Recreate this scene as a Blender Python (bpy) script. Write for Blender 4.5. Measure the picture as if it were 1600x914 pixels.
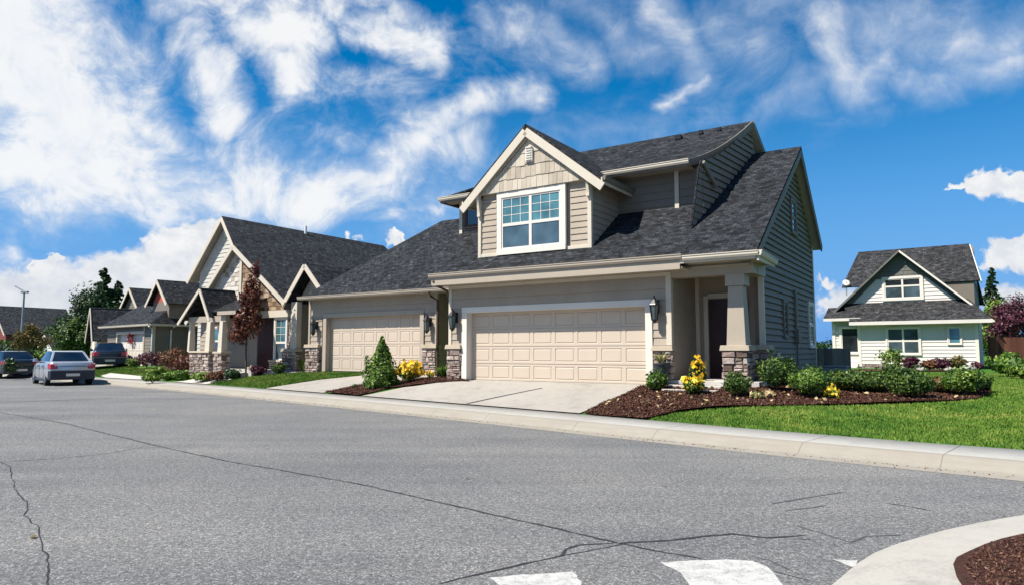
import bpy, math, random
import numpy as np
from mathutils import Vector
sc = bpy.context.scene
for o in list(bpy.data.objects): bpy.data.objects.remove(o)
R = math.radians
# ------------------------------------------------------------------ camera
F, CX, CY, HZ, H = 1068., 800., 457., 549., 1.5
PITCH = math.atan((HZ-CY)/F)
cam = bpy.data.cameras.new('camera'); co = bpy.data.objects.new('camera', cam); sc.collection.objects.link(co)
cam.sensor_width = 36; cam.lens = 36*F/1600; cam.clip_start = .05; cam.clip_end = 6000
co.location = (0, 0, H); co.rotation_euler = (R(90)+PITCH, 0, 0)
sc.camera = co
sc.view_settings.view_transform = 'Standard'; sc.view_settings.look = 'None'
sc.view_settings.gamma = 1; sc.view_settings.exposure = 0.78
sc.cycles.max_bounces = 6; sc.cycles.diffuse_bounces = 3; sc.cycles.transparent_max_bounces = 12

def ray(x, y):
    a = (x-CX)/F; b = -(y-CY)/F
    return np.array([a, math.cos(PITCH)-b*math.sin(PITCH), math.sin(PITCH)+b*math.cos(PITCH)])

# ------------------------------------------------------------------ sun and sky
SUNDIR = Vector((-.91, -.41, 1.36)).normalized()      # towards the sun
sun = bpy.data.lights.new('sun', 'SUN'); so = bpy.data.objects.new('sun', sun); sc.collection.objects.link(so)
sun.energy = 5.0; sun.angle = R(.5); sun.color = (1, .95, .87)
so.rotation_euler = (-SUNDIR).to_track_quat('-Z', 'Y').to_euler(); so.location = (-20, -20, 40)
w = bpy.data.worlds.new("World"); sc.world = w; w.use_nodes = True
nt = w.node_tree; N = nt.nodes; L = nt.links; N.clear()
def nd(t, nodes=None, **k):
    n = (nodes or N).new(t)
    for a, b in k.items(): setattr(n, a, b)
    return n
def mth(op, a, b=None, c=None, clamp=False, nodes=None, links=None):
    n = (nodes or N).new('ShaderNodeMath'); n.operation = op; n.use_clamp = clamp
    for i, v in enumerate((a, b, c)):
        if v is None: continue
        if isinstance(v, (int, float)): n.inputs[i].default_value = v
        else: (links or L).new(v, n.inputs[i])
    return n.outputs[0]
def mrange(v, a, b, c=0., d=1., smooth=True):
    n = nd('ShaderNodeMapRange'); n.interpolation_type = 'SMOOTHSTEP' if smooth else 'LINEAR'
    L.new(v, n.inputs[0])
    for i, q in enumerate((a, b, c, d)): n.inputs[i+1].default_value = q
    return n.outputs[0]
sky = nd('ShaderNodeTexSky', sky_type='NISHITA', sun_disc=False)
sky.sun_elevation = math.asin(SUNDIR.z); sky.sun_rotation = math.atan2(SUNDIR.x, SUNDIR.y)
sky.air_density = 1.0; sky.dust_density = .25; sky.ozone_density = 3.0
hs = nd('ShaderNodeHueSaturation'); hs.inputs['Saturation'].default_value = 1.5; hs.inputs['Value'].default_value = 1.5; hs.inputs['Hue'].default_value = .497
L.new(sky.outputs[0], hs.inputs['Color'])
tc = nd('ShaderNodeTexCoord'); sp = nd('ShaderNodeSeparateXYZ'); L.new(tc.outputs['Generated'], sp.inputs[0])
az = mth('ARCTAN2', sp.outputs[0], sp.outputs[1])
hyp = mth('SQRT', mth('ADD', mth('MULTIPLY', sp.outputs[0], sp.outputs[0]), mth('MULTIPLY', sp.outputs[1], sp.outputs[1])))
el = mth('ARCTAN2', sp.outputs[2], hyp)
cv = nd('ShaderNodeCombineXYZ'); L.new(az, cv.inputs[0]); L.new(el, cv.inputs[1])
def noise(vec, scale, detail=5, rough=.55, dist=0., nodes=None, links=None):
    n = (nodes or N).new('ShaderNodeTexNoise'); n.inputs['Scale'].default_value = scale
    n.inputs['Detail'].default_value = detail; n.inputs['Roughness'].default_value = rough; n.inputs['Distortion'].default_value = dist
    (links or L).new(vec, n.inputs['Vector']); return n
def warp(vec, scale, amt, detail=3):
    n = noise(vec, scale, detail); s = nd('ShaderNodeVectorMath', operation='SUBTRACT'); L.new(n.outputs['Color'], s.inputs[0]); s.inputs[1].default_value = (.5, .5, .5)
    m = nd('ShaderNodeVectorMath', operation='SCALE'); L.new(s.outputs[0], m.inputs[0]); m.inputs['Scale'].default_value = amt
    a = nd('ShaderNodeVectorMath', operation='ADD'); L.new(vec, a.inputs[0]); L.new(m.outputs[0], a.inputs[1]); return a.outputs[0]
w1 = warp(warp(cv.outputs[0], 3.5, .09, 2), 13, .055, 5)
# a cloud stroke: soft capsule between A and B, in (azimuth, elevation)
def capsule(vec, A, BA, r, s_):
    v = lambda op, a, b: (lambda n: (L.new(a, n.inputs[0]), L.new(b, n.inputs[1]) if not isinstance(b, (tuple, list, np.ndarray)) else setattr(n.inputs[1], 'default_value', tuple(b)), n)[-1])(nd('ShaderNodeVectorMath', operation=op))
    pa = v('SUBTRACT', vec, A).outputs[0]; h_ = mth('MULTIPLY', v('DOT_PRODUCT', pa, BA).outputs['Value'], 1/float(BA@BA), clamp=True)
    sc_ = nd('ShaderNodeVectorMath', operation='SCALE'); sc_.inputs[0].default_value = tuple(BA); L.new(h_, sc_.inputs['Scale'])
    ds = nd('ShaderNodeVectorMath', operation='DISTANCE'); L.new(pa, ds.inputs[0]); L.new(sc_.outputs[0], ds.inputs[1])
    return mth('MULTIPLY_ADD', ds.outputs['Value'], -s_*F/(1.55*r), s_)
def azel(x, y):
    d = ray(x, y); return np.array([math.atan2(d[0], d[1]), math.atan2(d[2], math.hypot(d[0], d[1])), 0])
def strokes(vec, lst, op='MAXIMUM'):
    acc = None
    for (x0, y0, x1, y1, r, s) in lst:
        A, B = (np.array([x0, y0, 0]), np.array([x1, y1, 0])) if max(abs(x0), abs(y0), abs(x1)) < 4 else (azel(x0, y0), azel(x1, y1)); B = B+np.array([1e-4, 0, 0]); BA = B-A
        vk = vec
        if acc is not None:      # keeps the strokes in sequence, so that few values are alive at once
            q_ = nd('ShaderNodeVectorMath', operation='MULTIPLY_ADD'); L.new(acc, q_.inputs[0]); q_.inputs[1].default_value = (1e-7, 0, 0); L.new(vec, q_.inputs[2]); vk = q_.outputs[0]
        o_ = capsule(vk, A, BA, r, s); acc = mth(op, acc if acc is not None else 0., o_)
    return acc
CIR = [(20, 60, 100, 190, 135, 1.2), (0, 250, 220, 270, 70, 1.0), (150, 165, 260, 215, 48, .9), (90, 300, 420, 280, 60, 1.0), (260, 330, 120, 310, 40, .75),
 (300, 80, 345, 170, 40, 1.1), (370, 50, 470, 60, 46, 1.1), (540, 45, 675, 72, 36, 1.1), (620, 35, 640, 60, 40, 1.0), (260, 15, 600, 5, 34, .85), (415, 100, 445, 150, 36, .8),
 (490, 60, 440, 110, 36, .7), (300, 20, 300, 60, 30, .8),
 (480, 325, 600, 285, 42, .95), (600, 285, 690, 190, 46, 1.0), (690, 180, 840, 140, 34, .95), (650, 220, 720, 230, 60, .8), (440, 345, 690, 328, 14, .6), (300, 190, 440, 250, 18, .6), (420, 240, 520, 300, 60, .62),
 (530, 160, 640, 130, 70, .42), (450, 180, 560, 240, 60, .45), (120, 380, 250, 360, 30, .35), (0, 395, 40, 400, 18, .7),
 (770, 20, 920, 95, 46, .66), (900, 0, 1010, 70, 60, .50), (1020, 0, 1085, 110, 46, .62), (1035, 162, 1095, 122, 18, .72), (1100, 50, 1250, 140, 80, .50), (1190, 180, 1290, 110, 46, .55),
 (1290, 20, 1330, 145, 44, .66), (1330, 150, 1400, 60, 34, .62), (1380, 40, 1600, 60, 70, .62), (1420, 112, 1610, 100, 40, .62), (1130, 10, 1600, 0, 46, .5), (1540, 128, 1568, 105, 8, .5),
 (640, 320, 860, 240, 70, .42), (860, 210, 1060, 190, 60, .36), (1030, 200, 1120, 200, 50, .36), (1260, 210, 1420, 170, 26, .32), (700, 60, 760, 120, 60, .3),
 # unseen clouds beside and behind the camera, added to neutralise blue ambient (azimuth, elevation in radians)
 (1.15, .5, 1.9, .35, 240, .8), (2.4, .5, 3.05, .6, 240, .8), (-2.9, .35, -2.3, .6, 220, .8)]
CUM = [(262, 385, 320, 372, 26, 1.3), (280, 410, 330, 400, 40, 1.3), (180, 428, 235, 420, 16, 1.3), (170, 450, 320, 440, 44, 1.2), (-60, 484, 160, 484, 56, 1.15), (60, 418, 85, 418, 9, 1.2), (-300, 500, 260, 510, 60, 1.1),
 (1530, 288, 1610, 284, 17, 1.15), (1494, 295, 1504, 295, 7, 1.1), (1565, 392, 1650, 385, 22, 1.2), (1590, 372, 1600, 372, 12, 1.1), (1290, 470, 1350, 476, 22, .8), (1280, 440, 1300, 445, 10, .7), (613, 376, 622, 378, 11, 1.0), (550, 368, 563, 372, 8, .8), (560, 400, 600, 400, 10, .5),
 (1560, 470, 1700, 480, 26, .7)]
dens = strokes(w1, CIR)
w2 = warp(warp(cv.outputs[0], 3, .20, 2), 18, .03, 4)
mp = nd('ShaderNodeMapping'); L.new(w2, mp.inputs[0]); mp.inputs['Rotation'].default_value = (0, 0, R(38)); mp.inputs['Scale'].default_value = (5, 15, 1)
n1 = noise(mp.outputs[0], 1.0, 8, .6, .35).outputs[0]
n2 = noise(w2, 17, 10, .63, .3).outputs[0]
nn = mth('ADD', mth('MULTIPLY', n1, .5), mth('MULTIPLY', n2, .5))
crisp = mrange(az, -.25, .1, 2.3, 1.0)          # lumpy clouds to the west, thin veils to the east
al = mrange(mth('ADD', dens, mth('MULTIPLY', mth('SUBTRACT', nn, .5), crisp)), .12, 1.0)
al = mth('MULTIPLY', al, mrange(dens, .0, .16))
al = mth('MULTIPLY', al, .96)
w3 = warp(warp(cv.outputs[0], 18, .045, 3), 70, .030, 6)
cd = strokes(w3, CUM)
al2 = mrange(cd, .24, .56)
shn = noise(cv.outputs[0], 34, 6, .6).outputs[0]
lowd = mrange(el, R(1.), R(8.5), .55, 1.0, False)
shd = mth('MULTIPLY', mrange(shn, .3, .66, .58, 1.0), lowd)
bright = nd('ShaderNodeMix', data_type='RGBA'); L.new(shd, bright.inputs[0]); bright.inputs[6].default_value = (5.4, 6.3, 7.8, 1); bright.inputs[7].default_value = (11., 11., 11., 1)
hz = nd('ShaderNodeMix', data_type='RGBA'); L.new(mrange(el, R(-2), R(24), 1., 0.), hz.inputs[0]); L.new(hs.outputs[0], hz.inputs[6]); hz.inputs[7].default_value = (1.5, 4.3, 9.6, 1)
m1 = nd('ShaderNodeMix', data_type='RGBA'); L.new(al, m1.inputs[0]); L.new(hz.outputs[2], m1.inputs[6]); cb_ = nd('ShaderNodeMix', data_type='RGBA'); L.new(mrange(mth('ADD', mth('MULTIPLY', al, .5), mth('MULTIPLY', n2, .8)), .5, .95), cb_.inputs[0]); cb_.inputs[6].default_value = (7.6, 8.6, 10.2, 1); cb_.inputs[7].default_value = (11., 11.1, 11.2, 1); L.new(cb_.outputs[2], m1.inputs[7])
m2 = nd('ShaderNodeMix', data_type='RGBA'); L.new(al2, m2.inputs[0]); L.new(m1.outputs[2], m2.inputs[6]); L.new(bright.outputs[2], m2.inputs[7])
bg = nd('ShaderNodeBackground'); bg.inputs[1].default_value = .050; L.new(m2.outputs[2], bg.inputs[0])
wo = nd('ShaderNodeOutputWorld'); L.new(bg.outputs[0], wo.inputs[0])
w.cycles.sampling_method = 'MANUAL'; w.cycles.sample_map_resolution = 512

# ------------------------------------------------------------------ materials
class MT:
    """small wrapper for building a node material"""
    def __init__(s, name, rough=.7, spec=.3, metal=0.):
        s.m = bpy.data.materials.new(name); s.m.use_nodes = True; s.t = s.m.node_tree; s.n = s.t.nodes; s.l = s.t.links
        s.b = s.n['Principled BSDF']; s.b.inputs['Roughness'].default_value = rough; s.b.inputs['Specular IOR Level'].default_value = spec; s.b.inputs['Metallic'].default_value = metal
        s.tc = s.n.new('ShaderNodeTexCoord')
    def co(s, kind='Object', scale=(1, 1, 1), rot=(0, 0, 0)):
        mp = s.n.new('ShaderNodeMapping'); s.l.new(s.tc.outputs[kind], mp.inputs[0]); mp.inputs['Scale'].default_value = scale; mp.inputs['Rotation'].default_value = rot; return mp.outputs[0]
    def world(s):
        gm = s.n.new('ShaderNodeNewGeometry'); return gm.outputs['Position']
    def noise(s, vec, scale, detail=4, rough=.55, dist=0.): return noise(vec, scale, detail, rough, dist, s.n, s.l).outputs[0]
    def math(s, *a, **k): return mth(*a, nodes=s.n, links=s.l, **k)
    def ramp(s, v, stops, interp='LINEAR'):
        r = s.n.new('ShaderNodeValToRGB'); s.l.new(v, r.inputs[0]); e = r.color_ramp.elements; r.color_ramp.interpolation = interp
        while len(e) < len(stops): e.new(.5)
        for i, (p_, c) in enumerate(stops): e[i].position = p_; e[i].color = (*c, 1) if len(c) == 3 else c
        return r.outputs[0]
    def mix(s, f, a, b, blend='MIX'):
        x = s.n.new('ShaderNodeMix'); x.data_type = 'RGBA'; x.blend_type = blend
        for i, v in ((0, f), (6, a), (7, b)):
            if isinstance(v, (int, float)): x.inputs[i].default_value = v
            elif isinstance(v, tuple): x.inputs[i].default_value = (*v, 1) if len(v) == 3 else v
            else: s.l.new(v, x.inputs[i])
        return x.outputs[2]
    def attr(s, name='rnd'):
        a = s.n.new('ShaderNodeAttribute'); a.attribute_name = name; return a.outputs['Fac']
    def col(s, c):
        if isinstance(c, tuple): s.b.inputs['Base Color'].default_value = (*c, 1)
        else: s.l.new(c, s.b.inputs['Base Color'])
    def bump(s, h, strength=.5, dist=.01):
        b = s.n.new('ShaderNodeBump'); b.inputs['Strength'].default_value = strength; b.inputs['Distance'].default_value = dist
        s.l.new(h, b.inputs['Height']); s.l.new(b.outputs[0], s.b.inputs['Normal'])
M = {}
def paint(name, c, rough=.6, var=.10, grain=.5, spec=.3):
    t = MT(name, rough, spec); v = t.world()
    n = t.noise(v, 1.7, 5, .6); n2 = t.noise(v, 22, 3, .6)
    f = t.math('ADD', t.math('MULTIPLY', n, .6), t.math('MULTIPLY', n2, .4))
    t.col(t.ramp(f, [(.3, tuple(x*(1-var) for x in c)), (.7, tuple(min(1, x*(1+var*.7)) for x in c))]))
    mp = t.co('UV', (3, 90, 1)); t.bump(t.noise(mp, 1., 3), .25*grain, .004)
    M[name] = t.m; return t.m
paint('siding_taupe', (.36, .298, .228), .6, .13)
paint('siding_shade', (.175, .142, .112), .6, .14)  # taupe siding toned down for the sunless right wall: shade put into colour
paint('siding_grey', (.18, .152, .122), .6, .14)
paint('trim_cream', (.56, .495, .395), .5, .08)
paint('trim_tan', (.38, .32, .25), .5, .1)
t_ = MT('shake_tan', .7, .2); t_.col(t_.ramp(t_.math('ADD', t_.math('MULTIPLY', t_.attr(), .6), t_.math('MULTIPLY', t_.noise(t_.world(), 5, 4), .4)), [(.2, (.34, .285, .215)), (.5, (.44, .38, .295)), (.8, (.52, .46, .365))])); t_.bump(t_.noise(t_.co('UV', (60, 3, 1)), 1, 3), .4, .006); M['shake_tan'] = t_.m
paint('door_tan', (.505, .42, .33), .5, .05)
paint('white', (.66, .61, .535), .5, .06)
paint('siding_white', (.62, .57, .52), .6, .1)
paint('siding_pale', (.50, .47, .41), .6, .12)
paint('gable_grey', (.13, .13, .115), .8, .3)
paint('soffit', (.42, .37, .29), .6, .1)
paint('brown_dark', (.085, .055, .04), .6, .2)
paint('red_paint', (.42, .09, .06), .6, .15)
paint('brick_red', (.20, .05, .045), .7, .3)
paint('door_dark', (.045, .016, .014), .35, .3)
paint('metal_black', (.018, .018, .02), .35, .2)
paint('metal_grey', (.25, .27, .29), .45, .15)
paint('plastic_dark', (.03, .035, .045), .45, .2)
paint('yellow_paint', (.72, .45, .02), .4, .1)
paint('curtain', (.34, .36, .33), .8, .15)
paint('pipe_white', (.7, .7, .7), .5, .1)
t_ = MT('shake_brown', .7, .2); t_.col(t_.ramp(t_.math('ADD', t_.math('MULTIPLY', t_.attr(), .7), t_.math('MULTIPLY', t_.noise(t_.world(), 5, 4), .3)), [(.15, (.14, .085, .05)), (.5, (.30, .20, .125)), (.85, (.42, .33, .23))])); M['shake_brown'] = t_.m
t_ = MT('shake_pale', .7, .2); t_.col(t_.ramp(t_.math('ADD', t_.math('MULTIPLY', t_.attr(), .7), t_.math('MULTIPLY', t_.noise(t_.world(), 5, 4), .3)), [(.15, (.27, .22, .165)), (.4, (.46, .41, .34)), (.85, (.62, .575, .50))])); M['shake_pale'] = t_.m
def shingle(name, base=(.052, .058, .068)):
    t = MT(name, .95, .1); uv = t.co('UV', (1, 1, 1))
    # warp slightly, then courses of tabs
    br = t.n.new('ShaderNodeTexBrick'); t.l.new(uv, br.inputs['Vector']); br.offset = .43; br.squash = 1
    br.inputs['Scale'].default_value = 1; br.inputs['Brick Width'].default_value = .19; br.inputs['Row Height'].default_value = .13
    br.inputs['Mortar Size'].default_value = .008; br.inputs['Mortar Smooth'].default_value = .2; br.inputs['Bias'].default_value = 0
    br.inputs['Color1'].default_value = (0, 0, 0, 1); br.inputs['Color2'].default_value = (1, 1, 1, 1); br.inputs['Mortar'].default_value = (.5, .5, .5, 1)
    vo = t.n.new('ShaderNodeTexVoronoi'); vo.inputs['Scale'].default_value = 1; vo.inputs['Randomness'].default_value = .9
    mp = t.co('UV', (8.5, 9.5, 1)); t.l.new(mp, vo.inputs['Vector'])
    sx = t.n.new('ShaderNodeSeparateColor'); t.l.new(vo.outputs['Color'], sx.inputs[0])
    n = t.noise(uv, 70, 3, .7); big = t.noise(uv, .55, 4, .6)
    f = t.math('ADD', t.math('MULTIPLY', br.outputs['Color'], .32), t.math('MULTIPLY', sx.outputs[0], .38))
    f = t.math('ADD', f, t.math('MULTIPLY', n, .30)); f = t.math('ADD', f, t.math('MULTIPLY', t.math('SUBTRACT', big, .5), .14))
    b = base
    c = t.ramp(f, [(.24, tuple(x*.42 for x in b)), (.48, b), (.68, tuple(x*1.55 for x in b)), (.88, tuple(x*2.8 for x in b))])
    c = t.mix(br.outputs['Fac'], c, tuple(x*.35 for x in b)); t.col(c)
    sep = t.n.new('ShaderNodeSeparateXYZ'); t.l.new(uv, sep.inputs[0])
    saw = t.math('SUBTRACT', 1., t.math('FRACT', t.math('DIVIDE', sep.outputs[1], .13)))
    h = t.math('ADD', saw, t.math('MULTIPLY', sx.outputs[0], .9)); h = t.math('ADD', h, t.math('MULTIPLY', n, .5))
    t.bump(h, .9, .022); M[name] = t.m
shingle('shingle', (.026, .028, .031)); shingle('shingle_grey', (.045, .048, .052)); shingle('shingle_brown', (.038, .038, .039))
def stonem():
    t = MT('stone', .9, .15); r = t.attr(); v = t.world()
    c = t.ramp(r, [(0, (.12, .08, .066)), (.15, (.30, .235, .20)), (.35, (.46, .39, .33)), (.55, (.34, .25, .22)), (.75, (.56, .49, .42)), (.9, (.24, .19, .175)), (1, (.50, .40, .34))])
    n = t.noise(v, 14, 5, .65); c = t.mix(.75, c, t.ramp(n, [(.3, (.45, .45, .45)), (.7, (1.15, 1.12, 1.1))]), 'MULTIPLY')
    t.col(c); t.bump(t.noise(v, 30, 4, .6), .8, .02); M['stone'] = t.m
stonem()
def conc(name, c, joints=None, dirt=.3):
    t = MT(name, .9, .15); v = t.world()
    n = t.noise(v, .9, 6, .65); n2 = t.noise(v, 40, 4, .7); n3 = t.noise(v, 6, 5, .65)
    f = t.math('ADD', t.math('MULTIPLY', n, .4), t.math('ADD', t.math('MULTIPLY', n2, .35), t.math('MULTIPLY', n3, .25)))
    col = t.ramp(f, [(.32, tuple(x*(1-dirt) for x in c)), (.5, c), (.68, tuple(min(1, x*1.12) for x in c))])
    if joints:
        sx = t.n.new('ShaderNodeSeparateXYZ'); t.l.new(t.co('UV'), sx.inputs[0])
        jl = None
        for per, wd, off in joints:
            q_ = t.math('FRACT', t.math('DIVIDE', t.math('ADD', sx.outputs[0], off), per))
            k = t.math('LESS_THAN', q_, wd/per); jl = k if jl is None else t.math('MAXIMUM', jl, k)
        col = t.mix(t.math('MULTIPLY', jl, .8), col, (.10, .09, .075))
        # grime on the rolled face of the kerb
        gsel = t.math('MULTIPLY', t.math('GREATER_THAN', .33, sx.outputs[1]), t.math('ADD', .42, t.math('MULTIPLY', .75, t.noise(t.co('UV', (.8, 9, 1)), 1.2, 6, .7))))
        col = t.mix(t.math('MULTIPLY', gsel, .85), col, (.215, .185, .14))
    t.col(col); t.bump(n2, .35, .004); M[name] = t.m
conc('concrete', (.36, .34, .30), dirt=.4); conc('sidewalk', (.375, .36, .325), [(4.3, .018, 1.3), (4.3, .016, 3.1)]); conc('driveway', (.315, .29, .255), dirt=.45); conc('cap_stone', (.40, .335, .25))
conc('paving', (.45, .42, .38))
def asphalt():
    t = MT('asphalt', .88, .25); v = t.world()
    fine = t.noise(v, 100, 4, .75); mid = t.noise(v, 24, 4, .7); big = t.noise(v, .35, 5, .6)
    st = t.noise(t.co('Object', (.25, 1.4, 1), (0, 0, R(44))), .7, 5, .6)
    vo = t.n.new('ShaderNodeTexVoronoi'); vo.inputs['Scale'].default_value = 95; t.l.new(v, vo.inputs['Vector'])
    sx = t.n.new('ShaderNodeSeparateColor'); t.l.new(vo.outputs['Color'], sx.inputs[0])
    f = t.math('ADD', t.math('MULTIPLY', fine, .5), t.math('MULTIPLY', mid, .5))
    c = t.ramp(f, [(.36, (.048, .049, .050)), (.5, (.132, .131, .128)), (.64, (.27, .265, .252))])
    c = t.mix(t.ramp(sx.outputs[0], [(.80, (0, 0, 0)), (.97, (.8, .8, .8))]), c, (.40, .395, .375))
    c = t.mix(t.ramp(sx.outputs[1], [(.84, (0, 0, 0)), (.98, (.7, .7, .7))]), c, (.03, .032, .036))
    g_ = t.math('ADD', t.math('MULTIPLY', big, .6), t.math('MULTIPLY', st, .4))
    c = t.mix(1., c, t.ramp(g_, [(.33, (.74, .76, .80)), (.5, (.98, .98, .98)), (.67, (1.16, 1.14, 1.11))]), 'MULTIPLY')
    lane = t.noise(t.co('Object', (.06, .75, 1), (0, 0, R(46))), 1.2, 3, .5)          # tyre-worn bands along the street
    c = t.mix(1., c, t.ramp(lane, [(.38, (.90, .90, .91)), (.6, (1.06, 1.06, 1.05))]), 'MULTIPLY')
    st_ = t.noise(v, 1.1, 6, .75, .8); c = t.mix(t.ramp(st_, [(.66, (0, 0, 0)), (.78, (.45, .45, .45))]), c, (.045, .047, .052))
    t.col(c); t.bump(t.math('ADD', fine, mid), .6, .006); M['asphalt'] = t.m
asphalt()
def simple(name, stops, scale, rough=.9, bump=.5, bd=.01, spec=.15, detail=5, warpd=0.):
    t = MT(name, rough, spec); n = t.noise(t.world(), scale, detail, .65, warpd); t.col(t.ramp(n, stops)); t.bump(n, bump, bd); M[name] = t.m
simple('tar', [(.3, (.02, .02, .024)), (.7, (.05, .05, .055))], 30)
simple('tyre_mark', [(.3, (.05, .052, .058)), (.7, (.10, .103, .11))], 50)
def rpaint():
    t = MT('road_paint', .8, .2); v = t.world(); n = t.noise(v, 8, 8, .8); n2 = t.noise(v, 70, 3, .7)
    f = t.math('ADD', t.math('MULTIPLY', n, .65), t.math('MULTIPLY', n2, .35))
    t.col(t.ramp(f, [(.36, (.13, .13, .135)), (.45, (.34, .335, .315)), (.53, (.45, .44, .415)), (.7, (.54, .53, .495))])); t.bump(n2, .4, .004); M['road_paint'] = t.m
rpaint()
simple('soil', [(.3, (.030, .014, .010)), (.6, (.075, .034, .024)), (.8, (.13, .07, .045))], 30, bump=1, bd=.03)
simple('earth', [(.3, (.045, .09, .018)), (.7, (.10, .14, .04))], .8)
simple('bark', [(.3, (.05, .035, .025)), (.7, (.16, .12, .09))], 14)
simple('far_wood', [(.3, (.02, .04, .015)), (.7, (.06, .09, .03))], .5)
def grassm():
    t = MT('grass', .7, .25); v = t.world(); p = t.noise(v, .8, 5, .6, .6); p2 = t.noise(v, 3.5, 4, .6); r = t.attr()
    f = t.math('ADD', t.math('MULTIPLY', p, .70), t.math('ADD', t.math('MULTIPLY', p2, .25), t.math('MULTIPLY', t.math('SUBTRACT', r, .35), .2)))
    t.col(t.ramp(f, [(.30, (.030, .085, .008)), (.44, (.075, .165, .016)), (.56, (.14, .225, .028)), (.70, (.27, .28, .06))])); M['grass'] = t.m
    t = MT('turf', .95, .1); v = t.world(); p = t.noise(v, .8, 5, .6, .6); q_ = t.noise(v, 45, 4, .7)
    f = t.math('ADD', t.math('MULTIPLY', p, .5), t.math('MULTIPLY', q_, .5))
    t.col(t.ramp(f, [(.32, (.018, .055, .008)), (.5, (.055, .15, .018)), (.68, (.14, .23, .04))])); t.bump(q_, 1, .03); M['turf'] = t.m
grassm()
def leafm(name, stops, trans=.25, rough=.5, spec=.35):
    t = MT(name, rough, spec); r = t.attr(); v = t.noise(t.world(), 3.0, 3, .6)
    f = t.math('ADD', t.math('MULTIPLY', r, .7), t.math('MULTIPLY', v, .3)); c = t.ramp(f, stops); t.col(c)
    tr = t.n.new('ShaderNodeBsdfTranslucent'); t.l.new(c, tr.inputs[0]); mx = t.n.new('ShaderNodeMixShader'); mx.inputs[0].default_value = trans
    out = t.n['Material Output']; t.l.new(t.b.outputs[0], mx.inputs[1]); t.l.new(tr.outputs[0], mx.inputs[2]); t.l.new(mx.outputs[0], out.inputs[0]); M[name] = t.m
leafm('leaf_box', [(.2, (.012, .035, .007)), (.5, (.045, .10, .016)), (.85, (.17, .24, .04))])
leafm('leaf_bright', [(.2, (.02, .06, .008)), (.5, (.08, .17, .02)), (.85, (.27, .36, .06))])
leafm('leaf_dark', [(.2, (.010, .028, .010)), (.5, (.028, .062, .018)), (.85, (.065, .12, .03))])
leafm('leaf_red', [(.15, (.045, .012, .012)), (.45, (.12, .028, .022)), (.7, (.17, .06, .03)), (.9, (.30, .16, .08))])
leafm('leaf_plum', [(.2, (.035, .008, .018)), (.5, (.085, .020, .038)), (.85, (.16, .05, .07))])
leafm('leaf_autumn', [(.2, (.05, .05, .014)), (.5, (.12, .12, .03)), (.85, (.26, .15, .05))])
leafm('leaf_lime', [(.2, (.05, .10, .012)), (.5, (.14, .24, .03)), (.85, (.30, .40, .08))])
leafm('leaf_russet', [(.2, (.06, .02, .012)), (.5, (.16, .06, .03)), (.85, (.26, .14, .06))])
leafm('leaf_variegated', [(.2, (.10, .12, .03)), (.5, (.42, .38, .14)), (.85, (.62, .56, .30))])
leafm('petal_yellow', [(.1, (.70, .30, .01)), (.5, (.85, .58, .02)), (.9, (.90, .75, .10))], .3, .5)
leafm('petal_pink', [(.1, (.30, .05, .12)), (.9, (.60, .22, .30))], .3, .5)
leafm('dry_leaf', [(.1, (.35, .25, .10)), (.9, (.62, .50, .28))], .2, .7)
leafm('chip', [(.1, (.028, .012, .009)), (.45, (.085, .036, .025)), (.8, (.16, .085, .058)), (.97, (.36, .25, .18))], 0, .9, .1)
def glassm(name, body, rough=.04, teal=0.):
    t = MT(name, rough, .9); t.col(t.ramp(t.noise(t.world(), 1.3, 2), [(.3, tuple(x*.45 for x in body)), (.7, tuple(x*1.5 for x in body))]))
    t.b.inputs['Coat Weight'].default_value = .6; t.b.inputs['Coat Roughness'].default_value = .03
    t.bump(t.noise(t.world(), 1.6, 2), .2, .03); M[name] = t.m
glassm('glass_dark', (.018, .024, .028)); glassm('glass_teal', (.06, .15, .165)); glassm('glass_slate', (.055, .085, .10)); glassm('glass_car', (.008, .010, .013))
def carp(name, c, metal=.5, rough=.28):
    t = MT(name, rough, .5, metal); t.col(t.ramp(t.noise(t.world(), 4, 3), [(.3, tuple(x*.9 for x in c)), (.7, c)])); t.b.inputs['Coat Weight'].default_value = .7; t.b.inputs['Coat Roughness'].default_value = .06; M[name] = t.m
carp('car_silver', (.50, .53, .56)); carp('car_black', (.012, .014, .018), .2); carp('car_grey', (.03, .035, .042), .4)
simple('rubber', [(.3, (.014, .014, .015)), (.7, (.03, .03, .03))], 20, .8)
carp('alloy', (.5, .5, .52), .9, .3)
carp('lens_red', (.45, .02, .02), 0, .2); carp('lens_clear', (.75, .72, .66), .3, .15)
def woodf():
    t = MT('fence_wood', .8, .2); r = t.attr(); n = t.noise(t.co('UV', (12, 1.2, 1)), 3, 5, .65)
    f = t.math('ADD', t.math('MULTIPLY', r, .45), t.math('MULTIPLY', n, .55)); t.col(t.ramp(f, [(.25, (.055, .020, .014)), (.55, (.125, .045, .030)), (.8, (.20, .085, .055))])); t.bump(n, .5, .01); M['fence_wood'] = t.m
    t = MT('grey_wood', .8, .2); r = t.attr(); n = t.noise(t.co('UV', (12, 1.2, 1)), 3, 5, .65)
    f = t.math('ADD', t.math('MULTIPLY', r, .45), t.math('MULTIPLY', n, .55)); t.col(t.ramp(f, [(.25, (.10, .085, .07)), (.55, (.17, .15, .125)), (.8, (.25, .22, .18))])); t.bump(n, .5, .01); M['grey_wood'] = t.m
woodf()
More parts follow.
